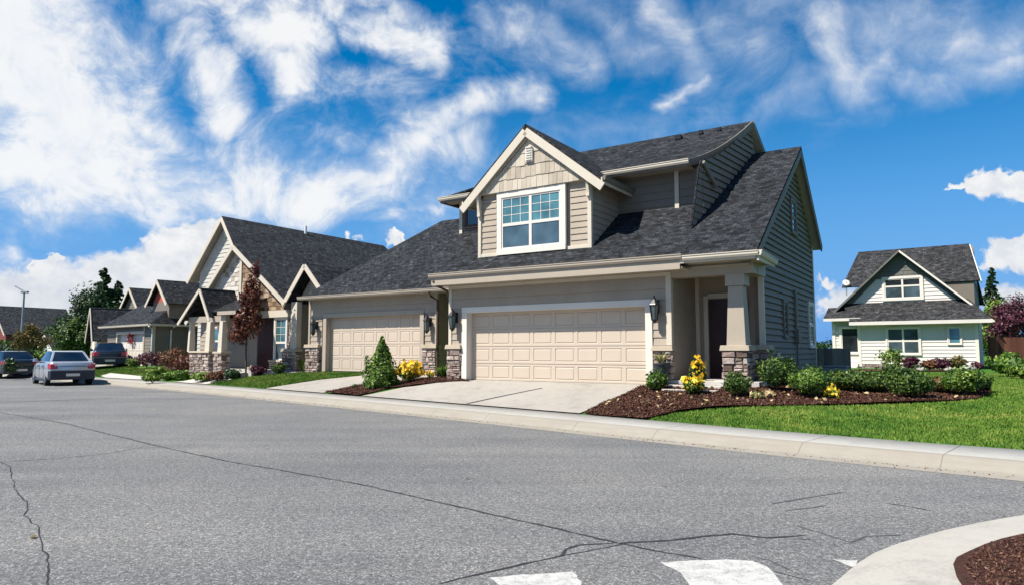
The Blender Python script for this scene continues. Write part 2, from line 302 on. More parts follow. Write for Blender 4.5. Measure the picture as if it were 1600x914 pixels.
# ------------------------------------------------------------------ mesh helpers
def V3(*a): return np.array(a, float)
class MB:
    piece = 0
    def __init__(s): s.v = []; s.g = []; s.pid = 0; s.hold = False; s.f = []; s.mi = []; s.r = []; s.cm = 0; s.cr = .5
    def face(s, pts, rnd=None):
        n = len(s.v); s.v.extend([tuple(map(float, p)) for p in pts]); s.f.append(tuple(range(n, n+len(pts)))); s.g.append(s.pid); s.mi.append(s.cm); s.r.append(s.cr if rnd is None else rnd)
    def solid(s, ptsA, ptsB, rnd=None):
        """closed shape between two matching loops (A seen counter-clockwise from outside)"""
        s.pid += not s.hold
        s.face(ptsA, rnd); s.face(list(ptsB)[::-1], rnd); n = len(ptsA)
        for i in range(n):
            j = (i+1) % n; s.face([ptsA[j], ptsA[i], ptsB[i], ptsB[j]], rnd)
    def hexa(s, p):   # 8 corners: bottom 0-3 ccw, top 4-7 ccw
        s.solid([p[4], p[5], p[6], p[7]], [p[0], p[1], p[2], p[3]])
    def box(s, x0, x1, y0, y1, z0, z1):
        s.hexa([V3(x0, y0, z0), V3(x1, y0, z0), V3(x1, y1, z0), V3(x0, y1, z0), V3(x0, y0, z1), V3(x1, y0, z1), V3(x1, y1, z1), V3(x0, y1, z1)])
    def pbox(s, pl, a0, a1, z0, z1, o0, o1):   # box in wall coordinates
        s.solid([pl(a0, z0, o1), pl(a1, z0, o1), pl(a1, z1, o1), pl(a0, z1, o1)], [pl(a0, z0, o0), pl(a1, z0, o0), pl(a1, z1, o0), pl(a0, z1, o0)])
    def extr(s, poly, vec):
        vec = np.array(vec, float); s.solid([np.array(p, float)+vec for p in poly], [np.array(p, float) for p in poly])
    def beam(s, p0, p1, wd, h, out=None):
        p0 = np.array(p0, float); p1 = np.array(p1, float); d = p1-p0; d /= np.linalg.norm(d)
        sd = np.cross(d, [0, 0, 1]) if out is None else np.array(out, float); sd = sd/np.linalg.norm(sd); up = np.cross(sd, d); up /= np.linalg.norm(up)
        if up[2] < 0: up = -up
        a = [p0-sd*wd/2-up*h/2, p0+sd*wd/2-up*h/2, p0+sd*wd/2+up*h/2, p0-sd*wd/2+up*h/2]; s.solid([q+(p1-p0) for q in a], a)
    def profile(s, p0, p1, out, prof):
        p0 = np.array(p0, float); p1 = np.array(p1, float); out = np.array(out, float)
        a = [p0+out*o+V3(0, 0, z) for o, z in prof]; s.solid([q+(p1-p0) for q in a], a)
    def tube(s, pts, rad, n=8, cap=True):
        s.pid += not s.hold; pts = [np.array(p, float) for p in pts]; rad = rad if hasattr(rad, '__len__') else [rad]*len(pts); rings = []
        for i, p in enumerate(pts):
            d = pts[min(i+1, len(pts)-1)]-pts[max(i-1, 0)]; d = d/(np.linalg.norm(d)+1e-9)
            a = np.cross(d, [0, 0, 1.]) if abs(d[2]) < .95 else np.cross(d, [1., 0, 0]); a /= np.linalg.norm(a); b = np.cross(d, a)
            rings.append([p+rad[i]*(math.cos(t)*a+math.sin(t)*b) for t in [2*math.pi*k/n for k in range(n)]])
        for r0, r1 in zip(rings, rings[1:]):
            for k in range(n): s.face([r0[k], r0[(k+1) % n], r1[(k+1) % n], r1[k]])
        if cap: s.face(rings[0]); s.face(rings[-1][::-1])
    def lathe(s, c, prof, n=14):
        c = np.array(c, float); rings = [[c+V3(r*math.cos(2*math.pi*k/n), r*math.sin(2*math.pi*k/n), z) for k in range(n)] for r, z in prof]
        for r0, r1 in zip(rings, rings[1:]):
            for k in range(n): s.face([r0[k], r0[(k+1) % n], r1[(k+1) % n], r1[k]])
        s.face(rings[0][::-1]); s.face(rings[-1])
    def build(s, name, mat, parent=None, smooth=False, bevel=0):
        if not s.f: return None
        me = bpy.data.meshes.new(name); me.from_pydata(s.v, [], s.f)
        for m in (mat if isinstance(mat, (list, tuple)) else [mat]): me.materials.append(M[m] if isinstance(m, str) else m)
        me.polygons.foreach_set('material_index', s.mi)
        at = me.attributes.new('rnd', 'FLOAT', 'FACE'); at.data.foreach_set('value', s.r)
        uv = me.uv_layers.new(name='UVMap'); vs = np.array(s.v); uvs = np.zeros((len(vs), 2))
        for f in s.f:
            p = vs[list(f)]; n = np.zeros(3)
            for i in range(1, len(f)-1): n += np.cross(p[i]-p[0], p[i+1]-p[0])
            n /= (np.linalg.norm(n)+1e-12)
            if abs(n[2]) > .9995: t_, s_ = V3(1, 0, 0), V3(0, 1, 0)
            else: t_ = np.cross([0, 0, 1], n); t_ /= np.linalg.norm(t_); s_ = np.cross(n, t_)
            uvs[list(f), 0] = p@t_; uvs[list(f), 1] = p@s_
        uv.data.foreach_set('uv', uvs.ravel().astype(np.float32))   # every face owns its vertices, in order
        if smooth: me.polygons.foreach_set('use_smooth', [True]*len(s.f))
        o = bpy.data.objects.new(name, me); sc.collection.objects.link(o)
        if smooth or bevel:
            import bmesh
            b = bmesh.new(); b.from_mesh(me); bmesh.ops.remove_doubles(b, verts=b.verts, dist=1e-4); b.to_mesh(me); b.free()
        if bevel: md = o.modifiers.new('bevel', 'BEVEL'); md.width = bevel; md.segments = 2; md.limit_method = 'ANGLE'; md.angle_limit = R(40)
        if parent is not None:
            o.parent = parent
            if parent.type == 'EMPTY' and 'off' in parent: o.location = tuple(-x for x in parent['off'])
        return o
def thing(name, label, cat, loc=(0, 0, 0), rz=0, group=None, zb=0, off=None):
    o = bpy.data.objects.new(name, None); sc.collection.objects.link(o); o.empty_display_size = .3
    o.location = loc; o.rotation_euler = (0, 0, rz); o['label'] = label; o['category'] = cat
    if zb: off = (0., 0., zb)
    if off: o['off'] = [float(x) for x in off]
    if group: o['group'] = group
    return o
def tag(o, label, cat, group=None):
    o['label'] = label; o['category'] = cat
    if group: o['group'] = group
    return o
def struct(o): o['kind'] = 'structure'; return o
def stuff(o): o['kind'] = 'stuff'; return o
def plane(P0, e, n):
    P0 = np.array(P0, float); e = np.array(e, float); n = np.array(n, float); return lambda a, z, o=0.: np.array([P0[0]+e[0]*a+n[0]*o, P0[1]+e[1]*a+n[1]*o, P0[2]+z])
FR = lambda v: plane((0, v, 0), (1, 0, 0), (0, -1, 0))        # wall facing the street (a = x)
RT = lambda u: plane((u, 0, 0), (0, 1, 0), (1, 0, 0))         # wall facing right (a = y)
LF = lambda u: plane((u, 0, 0), (0, 1, 0), (-1, 0, 0))        # wall facing left (a = y, reversed winding is harmless)
BK = lambda v: plane((0, v, 0), (1, 0, 0), (0, 1, 0))
def clip2(poly, i, val, keep_gt):
    out = []; n = len(poly)
    for k in range(n):
        p, q_ = poly[k], poly[(k+1) % n]; a = (p[i]-val) if keep_gt else (val-p[i]); b = (q_[i]-val) if keep_gt else (val-q_[i])
        if a >= 0: out.append(p)
        if (a > 0 > b) or (a < 0 < b): t = a/(a-b); out.append((p[0]+t*(q_[0]-p[0]), p[1]+t*(q_[1]-p[1])))
    return out
def clipx(poly, cl):   # convex-convex
    cx = sum(p[0] for p in cl)/len(cl); cy = sum(p[1] for p in cl)/len(cl)
    for k in range(len(cl)):
        (x0, y0), (x1, y1) = cl[k], cl[(k+1) % len(cl)]; nx, ny = y0-y1, x1-x0
        if (cx-x0)*nx+(cy-y0)*ny < 0: nx, ny = -nx, -ny
        out = []; n = len(poly)
        for j in range(n):
            p, q_ = poly[j], poly[(j+1) % n]; a = (p[0]-x0)*nx+(p[1]-y0)*ny; b = (q_[0]-x0)*nx+(q_[1]-y0)*ny
            if a >= 0: out.append(p)
            if (a > 0 > b) or (a < 0 < b): t = a/(a-b); out.append((p[0]+t*(q_[0]-p[0]), p[1]+t*(q_[1]-p[1])))
        poly = out
        if len(poly) < 3: return []
    return poly
def lap(m, pl, poly, ex=.2, th=.022, z0=None, jit=.0):
    """lap siding: every board leans out at its lower edge"""
    zs = [p[1] for p in poly]; z = min(zs) if z0 is None else z0
    rg = random.Random(int(abs(sum(p[0]*7+p[1]*3 for p in poly))*1000) % 9999)
    while z < max(zs)-1e-4:
        c = clip2(clip2(poly, 1, z, True), 1, z+ex, False); tt = th*(1+jit*rg.uniform(-1, 1))
        if len(c) > 2:
            m.face([pl(a, zz, tt*(1-(zz-z)/ex)+.002) for a, zz in c])
            lo = [a for a, zz in c if abs(zz-z) < 1e-6]
            if len(lo) >= 2: m.face([pl(min(lo), z, -.002), pl(max(lo), z, -.002), pl(max(lo), z, tt+.002), pl(min(lo), z, tt+.002)])
        z += ex
def shakes(m, pl, poly, rowh=.42, w0=.12, w1_=.24, seed=1, th=.02):
    rg = random.Random(seed); zs = [p[1] for p in poly]; xs = [p[0] for p in poly]; z = min(zs)
    while z < max(zs):
        x = min(xs)-rg.random()*w1_
        while x < max(xs):
            wd = rg.uniform(w0, w1_); dz = rg.uniform(0, .04)
            c = clipx([(x+.004, z-dz), (x+wd-.004, z-dz), (x+wd-.004, z+rowh), (x+.004, z+rowh)], poly)
            if len(c) > 2:
                o = th*rg.uniform(.7, 1.3); m.cr = rg.random()
                A = [pl(a, zz, o*(1-(zz-z)/rowh*.8)+.004) for a, zz in c]; m.solid(A, [pl(a, zz, -.004) for a, zz in c])
            x += wd
        z += rowh
def stones(m, pl, a0, a1, z0, z1, seed=1, o=0., rh=(.09, .19), rw=(.09, .34)):
    rg = random.Random(seed); z = z0
    while z < z1-.02:
        h = min(rg.uniform(*rh), z1-z); h = z1-z if z1-z-h < .06 else h; x = a0
        while x < a1-.01:
            wd = min(rg.uniform(*rw), a1-x); wd = a1-x if a1-x-wd < .08 else wd
            sp_ = h > .12 and rg.random() < .4; parts_ = [(z, h*.5), (z+h*.5, h*.5)] if sp_ else [(z, h)]
            for zz_, hh_ in parts_:
                g_ = .007; t0 = rg.uniform(.015, .06); i_ = .018
                B = [(x+g_, zz_+g_), (x+wd-g_, zz_+g_), (x+wd-g_, zz_+hh_-g_), (x+g_, zz_+hh_-g_)]
                k_ = lambda: i_*rg.uniform(.3, 1.4)
                Fp = [(B[0][0]+k_(), B[0][1]+k_()), (B[1][0]-k_(), B[1][1]+k_()), (B[2][0]-k_(), B[2][1]-k_()), (B[3][0]+k_(), B[3][1]-k_())]
                m.cr = rg.random(); m.solid([pl(a, b, o+t0+rg.uniform(-.012, .012)) for a, b in Fp], [pl(a, b, o) for a, b in B])
            x += wd
        z += h
def slab(m, pts, th=.06):
    pts = [np.array(p, float) for p in pts]; n = np.cross(pts[1]-pts[0], pts[2]-pts[0]); n /= np.linalg.norm(n)
    if n[2] < 0: pts = pts[::-1]; n = -n
    m.solid(pts, [p-n*th for p in pts])
GUT = [(0, 0), (.05, 0), (.075, .05), (.075, .10), (.09, .105), (.09, .125), (0, .125)]
def gutter(m, p0, p1, out): m.profile(p0, p1, out, GUT)
def window(par, pl, a0, a1, z0, z1, cas=.11, mull=(), rail=None, grid=None, glass=('glass_slate', 'glass_teal'), trim='white', o=.03, label=None):
    """casing, sashes, panes; mull = vertical mullions (0..1), rail = meeting rail (0..1), grid=(cols,rows) muntins in the upper sash"""
    f = MB()
    f.pbox(pl, a0-cas, a1+cas, z1, z1+cas, 0, o+.050); f.pbox(pl, a0-cas, a1+cas, z0-cas, z0, 0, o+.060)
    f.pbox(pl, a0-cas, a0, z0, z1, 0, o+.049); f.pbox(pl, a1, a1+cas, z0, z1, 0, o+.049)
    wn = f.build('window', trim, par, bevel=.006)
    if label: wn['label'] = label
    s = MB(); sw = .045; W = a1-a0; cuts = [0]+list(mull)+[1]
    for c0, c1 in zip(cuts, cuts[1:]):
        x0 = a0+W*c0; x1 = a0+W*c1
        for (q0, q1, up) in (((z0, z0+(z1-z0)*rail, 0), (z0+(z1-z0)*rail, z1, 1)) if rail else ((z0, z1, 1),)):
            s.pbox(pl, x0, x0+sw, q0, q1, 0, o+.028); s.pbox(pl, x1-sw, x1, q0, q1, 0, o+.028)
            s.pbox(pl, x0+sw, x1-sw, q0, q0+sw, 0, o+.026); s.pbox(pl, x0+sw, x1-sw, q1-sw, q1, 0, o+.026)
            if grid and up:
                for k in range(1, grid[0]): xx = x0+sw+(x1-x0-2*sw)*k/grid[0]; s.pbox(pl, xx-.008, xx+.008, q0+sw, q1-sw, 0, o+.018)
                for k in range(1, grid[1]): zz = q0+sw+(q1-q0-2*sw)*k/grid[1]; s.pbox(pl, x0+sw, x1-sw, zz-.008, zz+.008, 0, o+.016)
            p = MB(); p.pbox(pl, x0+.01, x1-.01, q0+.01, q1-.01, 0, o+.008); p.build('pane', glass[1] if up else glass[0], wn)
    s.build('sash', trim, wn)
    return wn
def wall_lamp(par, pl, a, z, k=1.35):
    m = MB(); m.pbox(pl, a-.06, a+.06, z-.05, z+.2*k, .02, .045); m.tube([pl(a, z+.1, .04), pl(a, z+.22*k, .12), pl(a, z+.24*k, .21)], .016, 6)
    c = pl(a, z-.18*k, .21)
    m.lathe(c, [(.02*k, .46*k), (.012, .42*k), (.03*k, .40*k), (.10*k, .31*k), (.112*k, .29*k), (.09*k, .28*k)], 6); m.lathe(c, [(.02, -.05*k), (.05*k, -.01), (.07*k, .02*k), (.02, .03*k)], 6)
    for q_ in range(6):
        t = math.pi/3*q_; m.tube([c+V3(.06*k*math.cos(t), .06*k*math.sin(t), .01), c+V3(.09*k*math.cos(t), .09*k*math.sin(t), .29*k)], .009, 4)
    o = m.build('wall_lamp', 'metal_black', par)
    g_ = MB(); g_.lathe(c, [(.052*k, .02*k), (.082*k, .28*k)], 6); g_.build('lamp_glass', 'glass_slate', o); return o
def garage_door(par, pl, a0, a1, z0, z1, rec=.22, cols=8, mat='door_tan', trim='white'):
    d = MB(); rows = 4; hh = (z1-z0)/rows; cw = (a1-a0)/cols; O = -rec
    for r_ in range(rows):
        b0 = z0+hh*r_; b1 = b0+hh
        d.face([pl(a0, b0, O-.012), pl(a1, b0, O-.012), pl(a1, b0+.014, O-.012), pl(a0, b0+.014, O-.012)])
        zz0 = b0+.014
        for c in range(cols):
            x0 = a0+cw*c; x1 = x0+cw; mx = .055; mz = .06
            rect = lambda i, e, o_: [pl(x0+mx+e, zz0+mz+e, o_), pl(x1-mx-e, zz0+mz+e, o_), pl(x1-mx-e, b1-mz-e, o_), pl(x0+mx+e, b1-mz-e, o_)]
            outer = [pl(x0, zz0, O), pl(x1, zz0, O), pl(x1, b1, O), pl(x0, b1, O)]
            rings = [outer, rect(0, 0, O), rect(0, .008, O-.014), rect(0, .026, O-.014), rect(0, .04, O-.002)]
            for A, B in zip(rings, rings[1:]):
                for k in range(4): j = (k+1) % 4; d.face([A[k], A[j], B[j], B[k]])
            d.face(rings[-1])
    gd = d.build('garage_door', mat, par)
    t = MB(); cw_ = .19
    t.pbox(pl, a0-cw_, a1+cw_, z1, z1+cw_*.9, -.01, .055); t.pbox(pl, a0-cw_, a0, z0, z1, -.01, .05); t.pbox(pl, a1, a1+cw_, z0, z1, -.01, .05)
    t.pbox(pl, a0-.04, a0, z0, z1, -rec-.05, -.012); t.pbox(pl, a1, a1+.04, z0, z1, -rec-.05, -.012); t.pbox(pl, a0, a1, z1, z1+.04, -rec-.05, -.012)
    t.build('door_frame', trim, par, bevel=.008)
    s = MB(); s.pbox(pl, a0, a1, z0-.01, z0+.025, O-.01, O+.012); s.build('door_seal', 'rubber', gd); return gd
def pier(par, a0, a1, v0, v1, z0, z1, seed, caph=.13, faces='flr', name='stone_pier'):
    m = MB(); m.cr = .0
    m.box(a0+.03, a1-.03, v0+.03, v1-.03, z0, z1)
    if 'f' in faces: stones(m, plane((0, v0+.03, 0), (1, 0, 0), (0, -1, 0)), a0, a1, z0, z1, seed)
    if 'r' in faces: stones(m, plane((a1-.03, 0, 0), (0, 1, 0), (1, 0, 0)), v0, v1, z0, z1, seed+1)
    if 'l' in faces: stones(m, plane((a0+.03, 0, 0), (0, 1, 0), (-1, 0, 0)), v0, v1, z0, z1, seed+2)
    p = m.build(name, 'stone', par)
    c = MB(); c.hexa([V3(a0-.05, v0-.05, z1), V3(a1+.05, v0-.05, z1), V3(a1+.05, v1+.02, z1), V3(a0-.05, v1+.02, z1), V3(a0-.03, v0-.03, z1+caph), V3(a1+.03, v0-.03, z1+caph), V3(a1+.03, v1, z1+caph), V3(a0-.03, v1, z1+caph)])
    c.build('cap', 'cap_stone', p, bevel=.01); return p
# ------------------------------------------------------------------ ground
ANG = -math.atan(1068/1630); U = np.array([math.cos(ANG), math.sin(ANG)]); VV = np.array([-math.sin(ANG), math.cos(ANG)]); O0 = np.array([-1.34, 20.64])
KERB = np.array([(34., -19.), (6.15, 8.36), (5.17, 9.15), (3.2, 11.03), (.89, 13.45), (-3.93, 18.2), (-11.06, 25.05), (-16.73, 30.1), (-30.11, 41.2), (-62., 68.), (-120., 116.)])
def kt(x, y):
    """distance from the kerb line (positive on the house side)"""
    x = np.asarray(x, float); y = np.asarray(y, float); best = np.full(x.shape, 1e9); sg = np.zeros(x.shape)
    for a, b in zip(KERB, KERB[1:]):
        d = b-a; Ls = d@d; t = np.clip(((x-a[0])*d[0]+(y-a[1])*d[1])/Ls, 0, 1); px = a[0]+t*d[0]; py = a[1]+t*d[1]
        ds = np.hypot(x-px, y-py); s_ = np.sign((x-a[0])*(-d[1])+(y-a[1])*d[0])*-1; up = ds < best
        best = np.where(up, ds, best); sg = np.where(up, s_, sg)
    return best*sg
FOOT = np.array([(-60., 12.), (-14., 2.9), (-9.9, 2.2), (-3.1, 2.2), (-.75, 0), (8.5, -.05), (8.5, 8.2), (40, 9)])
def G(x, y):
    x = np.asarray(x, float); y = np.asarray(y, float)
    t = np.clip(kt(x, y)-1.35, 0, None); u = (x-O0[0])*U[0]+(y-O0[1])*U[1]; v = (x-O0[0])*VV[0]+(y-O0[1])*VV[1]
    s = np.clip(np.interp(u, FOOT[:5, 0], FOOT[:5, 1])-v, 0, 50)+np.clip(u-8.5, 0, 50)*.8
    f = np.where(s > 0, t/(t+s+1e-6), 1.); f = np.where(t > 0, f, 0); q_ = np.clip(t/6., 0, 1)
    return .165+.465*np.maximum(f, q_)
def gp(px, py):
    """point of the ground seen at this place"""
    d = ray(px, py); ts = np.concatenate([np.arange(3, 60, .02), np.arange(60, 160, .2)])/np.hypot(d[0], d[1]); P = d[None]*ts[:, None]
    g_ = G(P[:, 0], P[:, 1]); k = np.argmax(P[:, 2]+H < g_); return np.array([P[k, 0], P[k, 1], float(g_[k])])
def kp(px, t=1.32):
    """point of the pavement's inner edge in this direction"""
    d = ray(px, 600); q_ = np.arange(3, 90, .02)/d[1]; k = np.argmax(kt(d[0]*q_, d[1]*q_) > t); return np.array([d[0]*q_[k], d[1]*q_[k], .165])
def offk(p):
    p = np.array(p[:2], float)
    for _ in range(4):
        a = float(kt(p[0], p[1]))
        if a >= 1.30: break
        e = .01; g_ = np.array([float(kt(p[0]+e, p[1])-kt(p[0]-e, p[1])), float(kt(p[0], p[1]+e)-kt(p[0], p[1]-e))])/(2*e); p = p+g_*(1.32-a)
    return tuple(p)
def inpoly(x, y, poly):
    c = np.zeros(x.shape, bool); n = len(poly)
    for i in range(n):
        x0, y0 = poly[i][:2]; x1, y1 = poly[(i+1) % n][:2]
        k = ((y0 > y) != (y1 > y)) & (x < (x1-x0)*(y-y0)/((y1-y0) if y1 != y0 else 1e-9)+x0); c ^= k
    return c
def sheet(name, poly, mat, off, cell=.5, hf=None, parent=None):
    """a sheet that follows the ground: the outline is cut into cells and raised by off"""
    import bmesh
    poly = [offk(p) if hf is None else tuple(p[:2]) for p in poly]; b = bmesh.new(); vs = [b.verts.new((x, y, 0)) for x, y in poly]; b.faces.new(vs)
    xs = [p[0] for p in poly]; ys = [p[1] for p in poly]
    for ax, lo, hi in ((0, min(xs), max(xs)), (1, min(ys), max(ys))):
        k = lo+cell
        while k < hi:
            bmesh.ops.bisect_plane(b, geom=b.verts[:]+b.edges[:]+b.faces[:], plane_co=(k, 0, 0) if ax == 0 else (0, k, 0), plane_no=(1, 0, 0) if ax == 0 else (0, 1, 0)); k += cell
    bmesh.ops.triangulate(b, faces=b.faces[:])
    P = np.array([v.co[:2] for v in b.verts]); z = (hf or G)(P[:, 0], P[:, 1])+off
    for v, q_ in zip(b.verts, z): v.co.z = q_
    me = bpy.data.meshes.new(name); b.to_mesh(me); b.free(); me.materials.append(M[mat])
    for p in me.polygons: p.use_smooth = True
    if len(me.polygons) and me.polygons[0].normal.z < 0: me.flip_normals()
    o = bpy.data.objects.new(name, me); sc.collection.objects.link(o)
    if parent is not None: o.parent = parent
    return struct(o) if parent is None else o
def flat(name, poly, z, mat):
    m = MB(); pts = [V3(p[0], p[1], z) for p in poly]
    if sum((pts[i][0]*pts[(i+1) % len(pts)][1]-pts[(i+1) % len(pts)][0]*pts[i][1]) for i in range(len(pts))) < 0: pts = pts[::-1]
    m.face(pts); return struct(m.build(name, mat))
flat('ground', [(-3000, -3000), (3000, -3000), (3000, 4000), (-3000, 4000)], -.09, 'earth')
road_poly = [tuple(p) for p in KERB[::-1]]+[(60, -60), (-140, -60), (-200, 60)]
flat('road', road_poly, 0., 'asphalt')
def offs(t):
    out = []
    for i, p in enumerate(KERB):
        d = KERB[min(i+1, len(KERB)-1)]-KERB[max(i-1, 0)]; d = d/np.hypot(*d); n = np.array([d[1], -d[0]]); out.append(p+n*t)
    return out
yard = offs(1.38)
yard2 = offs(6.8)
sheet('yard', [tuple(p) for p in yard[:-2]]+[tuple(p) for p in yard2[:-2]][::-1], 'turf', 0., cell=.5)
sheet('yard', [tuple(p) for p in yard2]+[(-160, 220), (260, 220), (260, -30)], 'turf', -.001, cell=30.)
def kerbstone():
    prof = [(-.30, .003), (-.05, .010), (.0, .016), (.05, .034), (.13, .100), (.19, .140), (.225, .154), (.27, .159), (.40, .161), (1.42, .168), (1.44, .10)]
    base = []; cum = [0]
    K = [np.array(p) for p in KERB]
    # subdivide the line
    Q = []
    for a, b in zip(K, K[1:]):
        n = max(1, int(np.hypot(*(b-a))/1.2)); Q += [a+(b-a)*k/n for k in range(n)]
    Q.append(K[-1]); Q = np.array(Q)
    for _ in range(3): Q[1:-1] = (Q[:-2]+2*Q[1:-1]+Q[2:])/4
    me = bpy.data.meshes.new('pavement'); v = []; f = []; uv = []; s = 0
    for i, p in enumerate(Q):
        d = Q[min(i+1, len(Q)-1)]-Q[max(i-1, 0)]; d /= np.hypot(*d); n = np.array([d[1], -d[0]])
        if i: s += np.hypot(*(p-Q[i-1]))
        for t, z in prof: v.append((p[0]+n[0]*t, p[1]+n[1]*t, z)); uv.append((s, t))
    k = len(prof)
    for i in range(len(Q)-1):
        for j in range(k-1): f.append((i*k+j, i*k+j+1, (i+1)*k+j+1, (i+1)*k+j))
    me.from_pydata(v, [], f); me.materials.append(M['sidewalk']); ul = me.uv_layers.new(name='UVMap')
    li = np.zeros(len(me.loops), int); me.loops.foreach_get('vertex_index', li); ul.data.foreach_set('uv', np.array(uv)[li].ravel().astype(np.float32))
    for p in me.polygons: p.use_smooth = True
    if me.polygons[5].normal.z < 0: me.flip_normals()
    struct((lambda o: (sc.collection.objects.link(o), o)[1])(bpy.data.objects.new('pavement', me)))
kerbstone()
def hw(u, v): return O0+U*u+VV*v      # house coordinates to the place
# driveways and paths (their upper end meets the garage floor)
d1 = [hw(-.6, -.12), hw(-.2, -.1), hw(-.1, .24), hw(5.8, .24), hw(5.88, -.1), gp(985, 615), kp(905), kp(850), kp(800), kp(740), kp(680), kp(620), kp(566), gp(630, 606), gp(690, 597)]
sheet('driveway', d1, 'driveway', .03)
sheet('driveway_joint', [gp(728, 632), gp(731, 632.6), gp(848, 608), gp(846, 607.6)], 'tar', .034, cell=.5)
d2 = [hw(-9.05, 2.46), hw(-3.5, 2.46), hw(-3.1, 2.2), gp(690, 592), gp(600, 600), gp(552, 604), kp(505), kp(460), kp(415), gp(500, 594), gp(571, 587), hw(-8.9, 1.9)]
sheet('driveway', d2, 'driveway', .031)
sheet('path', [gp(285, 596), gp(330, 588), gp(415, 580), gp(482, 579), hw(-9.6, 2.2), hw(-9.3, 1.7), gp(445, 583), gp(390, 588), kp(322), kp(270)], 'paving', .030)
sheet('driveway', [gp(255, 594), gp(222, 587), gp(172, 582), gp(150, 585), kp(165), kp(200)], 'paving', .028)
sheet('driveway', [gp(120, 578), gp(160, 572), gp(224, 568), gp(214, 565), gp(130, 566), gp(90, 580)], 'driveway', .012)
# foreground corner: kerb ramp and mulch
def corner():
    outer = [(1.2, 3.4), (1.62, 4.0), (2.06, 4.55), (2.46, 5.01), (2.71, 5.26), (3.0, 5.49), (3.4, 5.75), (3.82, 5.98), (4.25, 6.19), (4.65, 6.36), (5.6, 6.65), (8., 7.2)]
    m = MB(); sx = [(0, .003), (.05, .03), (.14, .075), (.24, .105), (1.1, .13)]
    def off(i, t):
        a = np.array(outer[max(0, i-1)]); b = np.array(outer[min(len(outer)-1, i+1)]); d = b-a; d /= np.hypot(*d); return np.array(outer[i])+np.array([d[1], -d[0]])*t
    for i in range(len(outer)-1):
        for (t0, z0), (t1, z1) in zip(sx, sx[1:]):
            if t0 > .5: pass
            p = [off(i, t0), off(i, t1), off(i+1, t1), off(i+1, t0)]; zz = [z0, z1, z1, z0]; m.face([V3(*q_, z) for q_, z in zip(p, zz)][::-1])
    o = m.build('kerb', 'concrete', smooth=True); struct(o)
corner()
mul2 = [(2.35, 3.4), (2.58, 4.0), (2.71, 4.3), (2.85, 4.55), (2.97, 4.70), (3.12, 4.82), (3.37, 5.01), (3.6, 5.16), (3.85, 5.29), (4.4, 5.5), (6, 5.7), (6, 3), (3, 3)]
sheet('mulch', mul2, 'soil', .135, .3, hf=lambda x, y: 0*x)
# painted crossing bars and the cracks
def rp(px, py, z=0.): d = ray(px, py); t = (z-H)/d[2]; return np.array([d[0]*t, d[1]*t])
def ragged(pts, seed, amp=.012, step=.06):
    rg = random.Random(seed); out = []
    for a, b in zip(pts, pts[1:]+pts[:1]):
        n = max(1, int(np.hypot(*(b-a))/step))
        for k in range(n): out.append(a+(b-a)*k/n+np.array([rg.uniform(-amp, amp), rg.uniform(-amp, amp)]))
    return out
def marking(pts, seed): o = flat('crossing_bar', ragged([rp(*p) for p in pts], seed), .004, 'road_paint'); return o
marking([(766, 903), (800, 899), (860, 895), (896, 894), (904, 903), (912, 922), (920, 1010), (700, 1010), (790, 921)], 1)
marking([(1030, 879), (1070, 876), (1120, 874.5), (1176, 875.5), (1200, 886), (1212, 898), (1222, 914), (1240, 1000), (1100, 1000), (1080, 914), (1070, 900), (1052, 888)], 2)
marking([(1300, 873.5), (1344, 876), (1330, 886)], 3)
def crack(pts, w_, seed, mat='tar', z=.003, amp=.012):
    rg = random.Random(seed); P = [rp(*p) for p in pts]; Q = []
    for a, b in zip(P, P[1:]):
        n = max(2, int(np.hypot(*(b-a))/.09)); n = min(n, 160)
        for k in range(n): Q.append(a+(b-a)*k/n)
    Q.append(P[-1]); Q = np.array(Q); wob = np.cumsum(np.array([[rg.gauss(0, amp*.5), rg.gauss(0, amp*.5)] for _ in Q]), 0)
    ln = np.linspace(0, 1, len(Q))[:, None]; wob = wob-wob[0]*(1-ln)-wob[-1]*ln; wob *= .6; Q = Q+wob+np.array([[rg.gauss(0, amp*.35), rg.gauss(0, amp*.35)] for _ in Q])
    m = MB(); prev = None
    for i in range(len(Q)):
        d = Q[min(i+1, len(Q)-1)]-Q[max(i-1, 0)]; d /= (np.hypot(*d)+1e-9); n = np.array([-d[1], d[0]]); ww = w_*rg.uniform(.35, 1.2)*(1 if 0 < i < len(Q)-1 else .1)
        cur = (V3(*(Q[i]+n*ww/2), z), V3(*(Q[i]-n*ww/2), z))
        if prev: m.face([prev[0], prev[1], cur[1], cur[0]])
        prev = cur
    struct(m.build('road_crack', mat))
crack([(0, 644), (110, 662), (250, 697), (360, 721), (470, 741), (560, 757), (650, 778), (760, 803), (850, 822), (965, 849), (1040, 863), (1100, 873)], .034, 1)
crack([(0, 721), (90, 716), (170, 708), (210, 700), (255, 699)], .022, 2, amp=.01)
crack([(0, 721), (14, 730), (24, 755), (45, 786), (42, 803), (60, 826), (64, 855), (75, 885), (78, 914), (80, 935)], .014, 3, amp=.02)
crack([(682, 913), (720, 903), (800, 885), (878, 868), (884, 858), (905, 851), (965, 848)], .026, 4, amp=.006)
crack([(878, 868), (940, 856), (985, 847)], .015, 5, amp=.006)
crack([(965, 848), (1050, 844), (1100, 838), (1145, 834), (1200, 840), (1260, 836)], .040, 6, amp=.006)
crack([(1180, 884), (1230, 898), (1290, 912)], .010, 7, amp=.006)
crack([(1170, 868), (1200, 874), (1255, 901)], .008, 7, amp=.006)
crack([(1205, 787), (1250, 779), (1320, 768)], .045, 8, 'tyre_mark', amp=.004)
crack([(1225, 798), (1275, 792), (1292, 789)], .03, 9, 'tyre_mark', amp=.004)
crack([(1378, 785), (1420, 791), (1462, 799)], .026, 10, amp=.004)
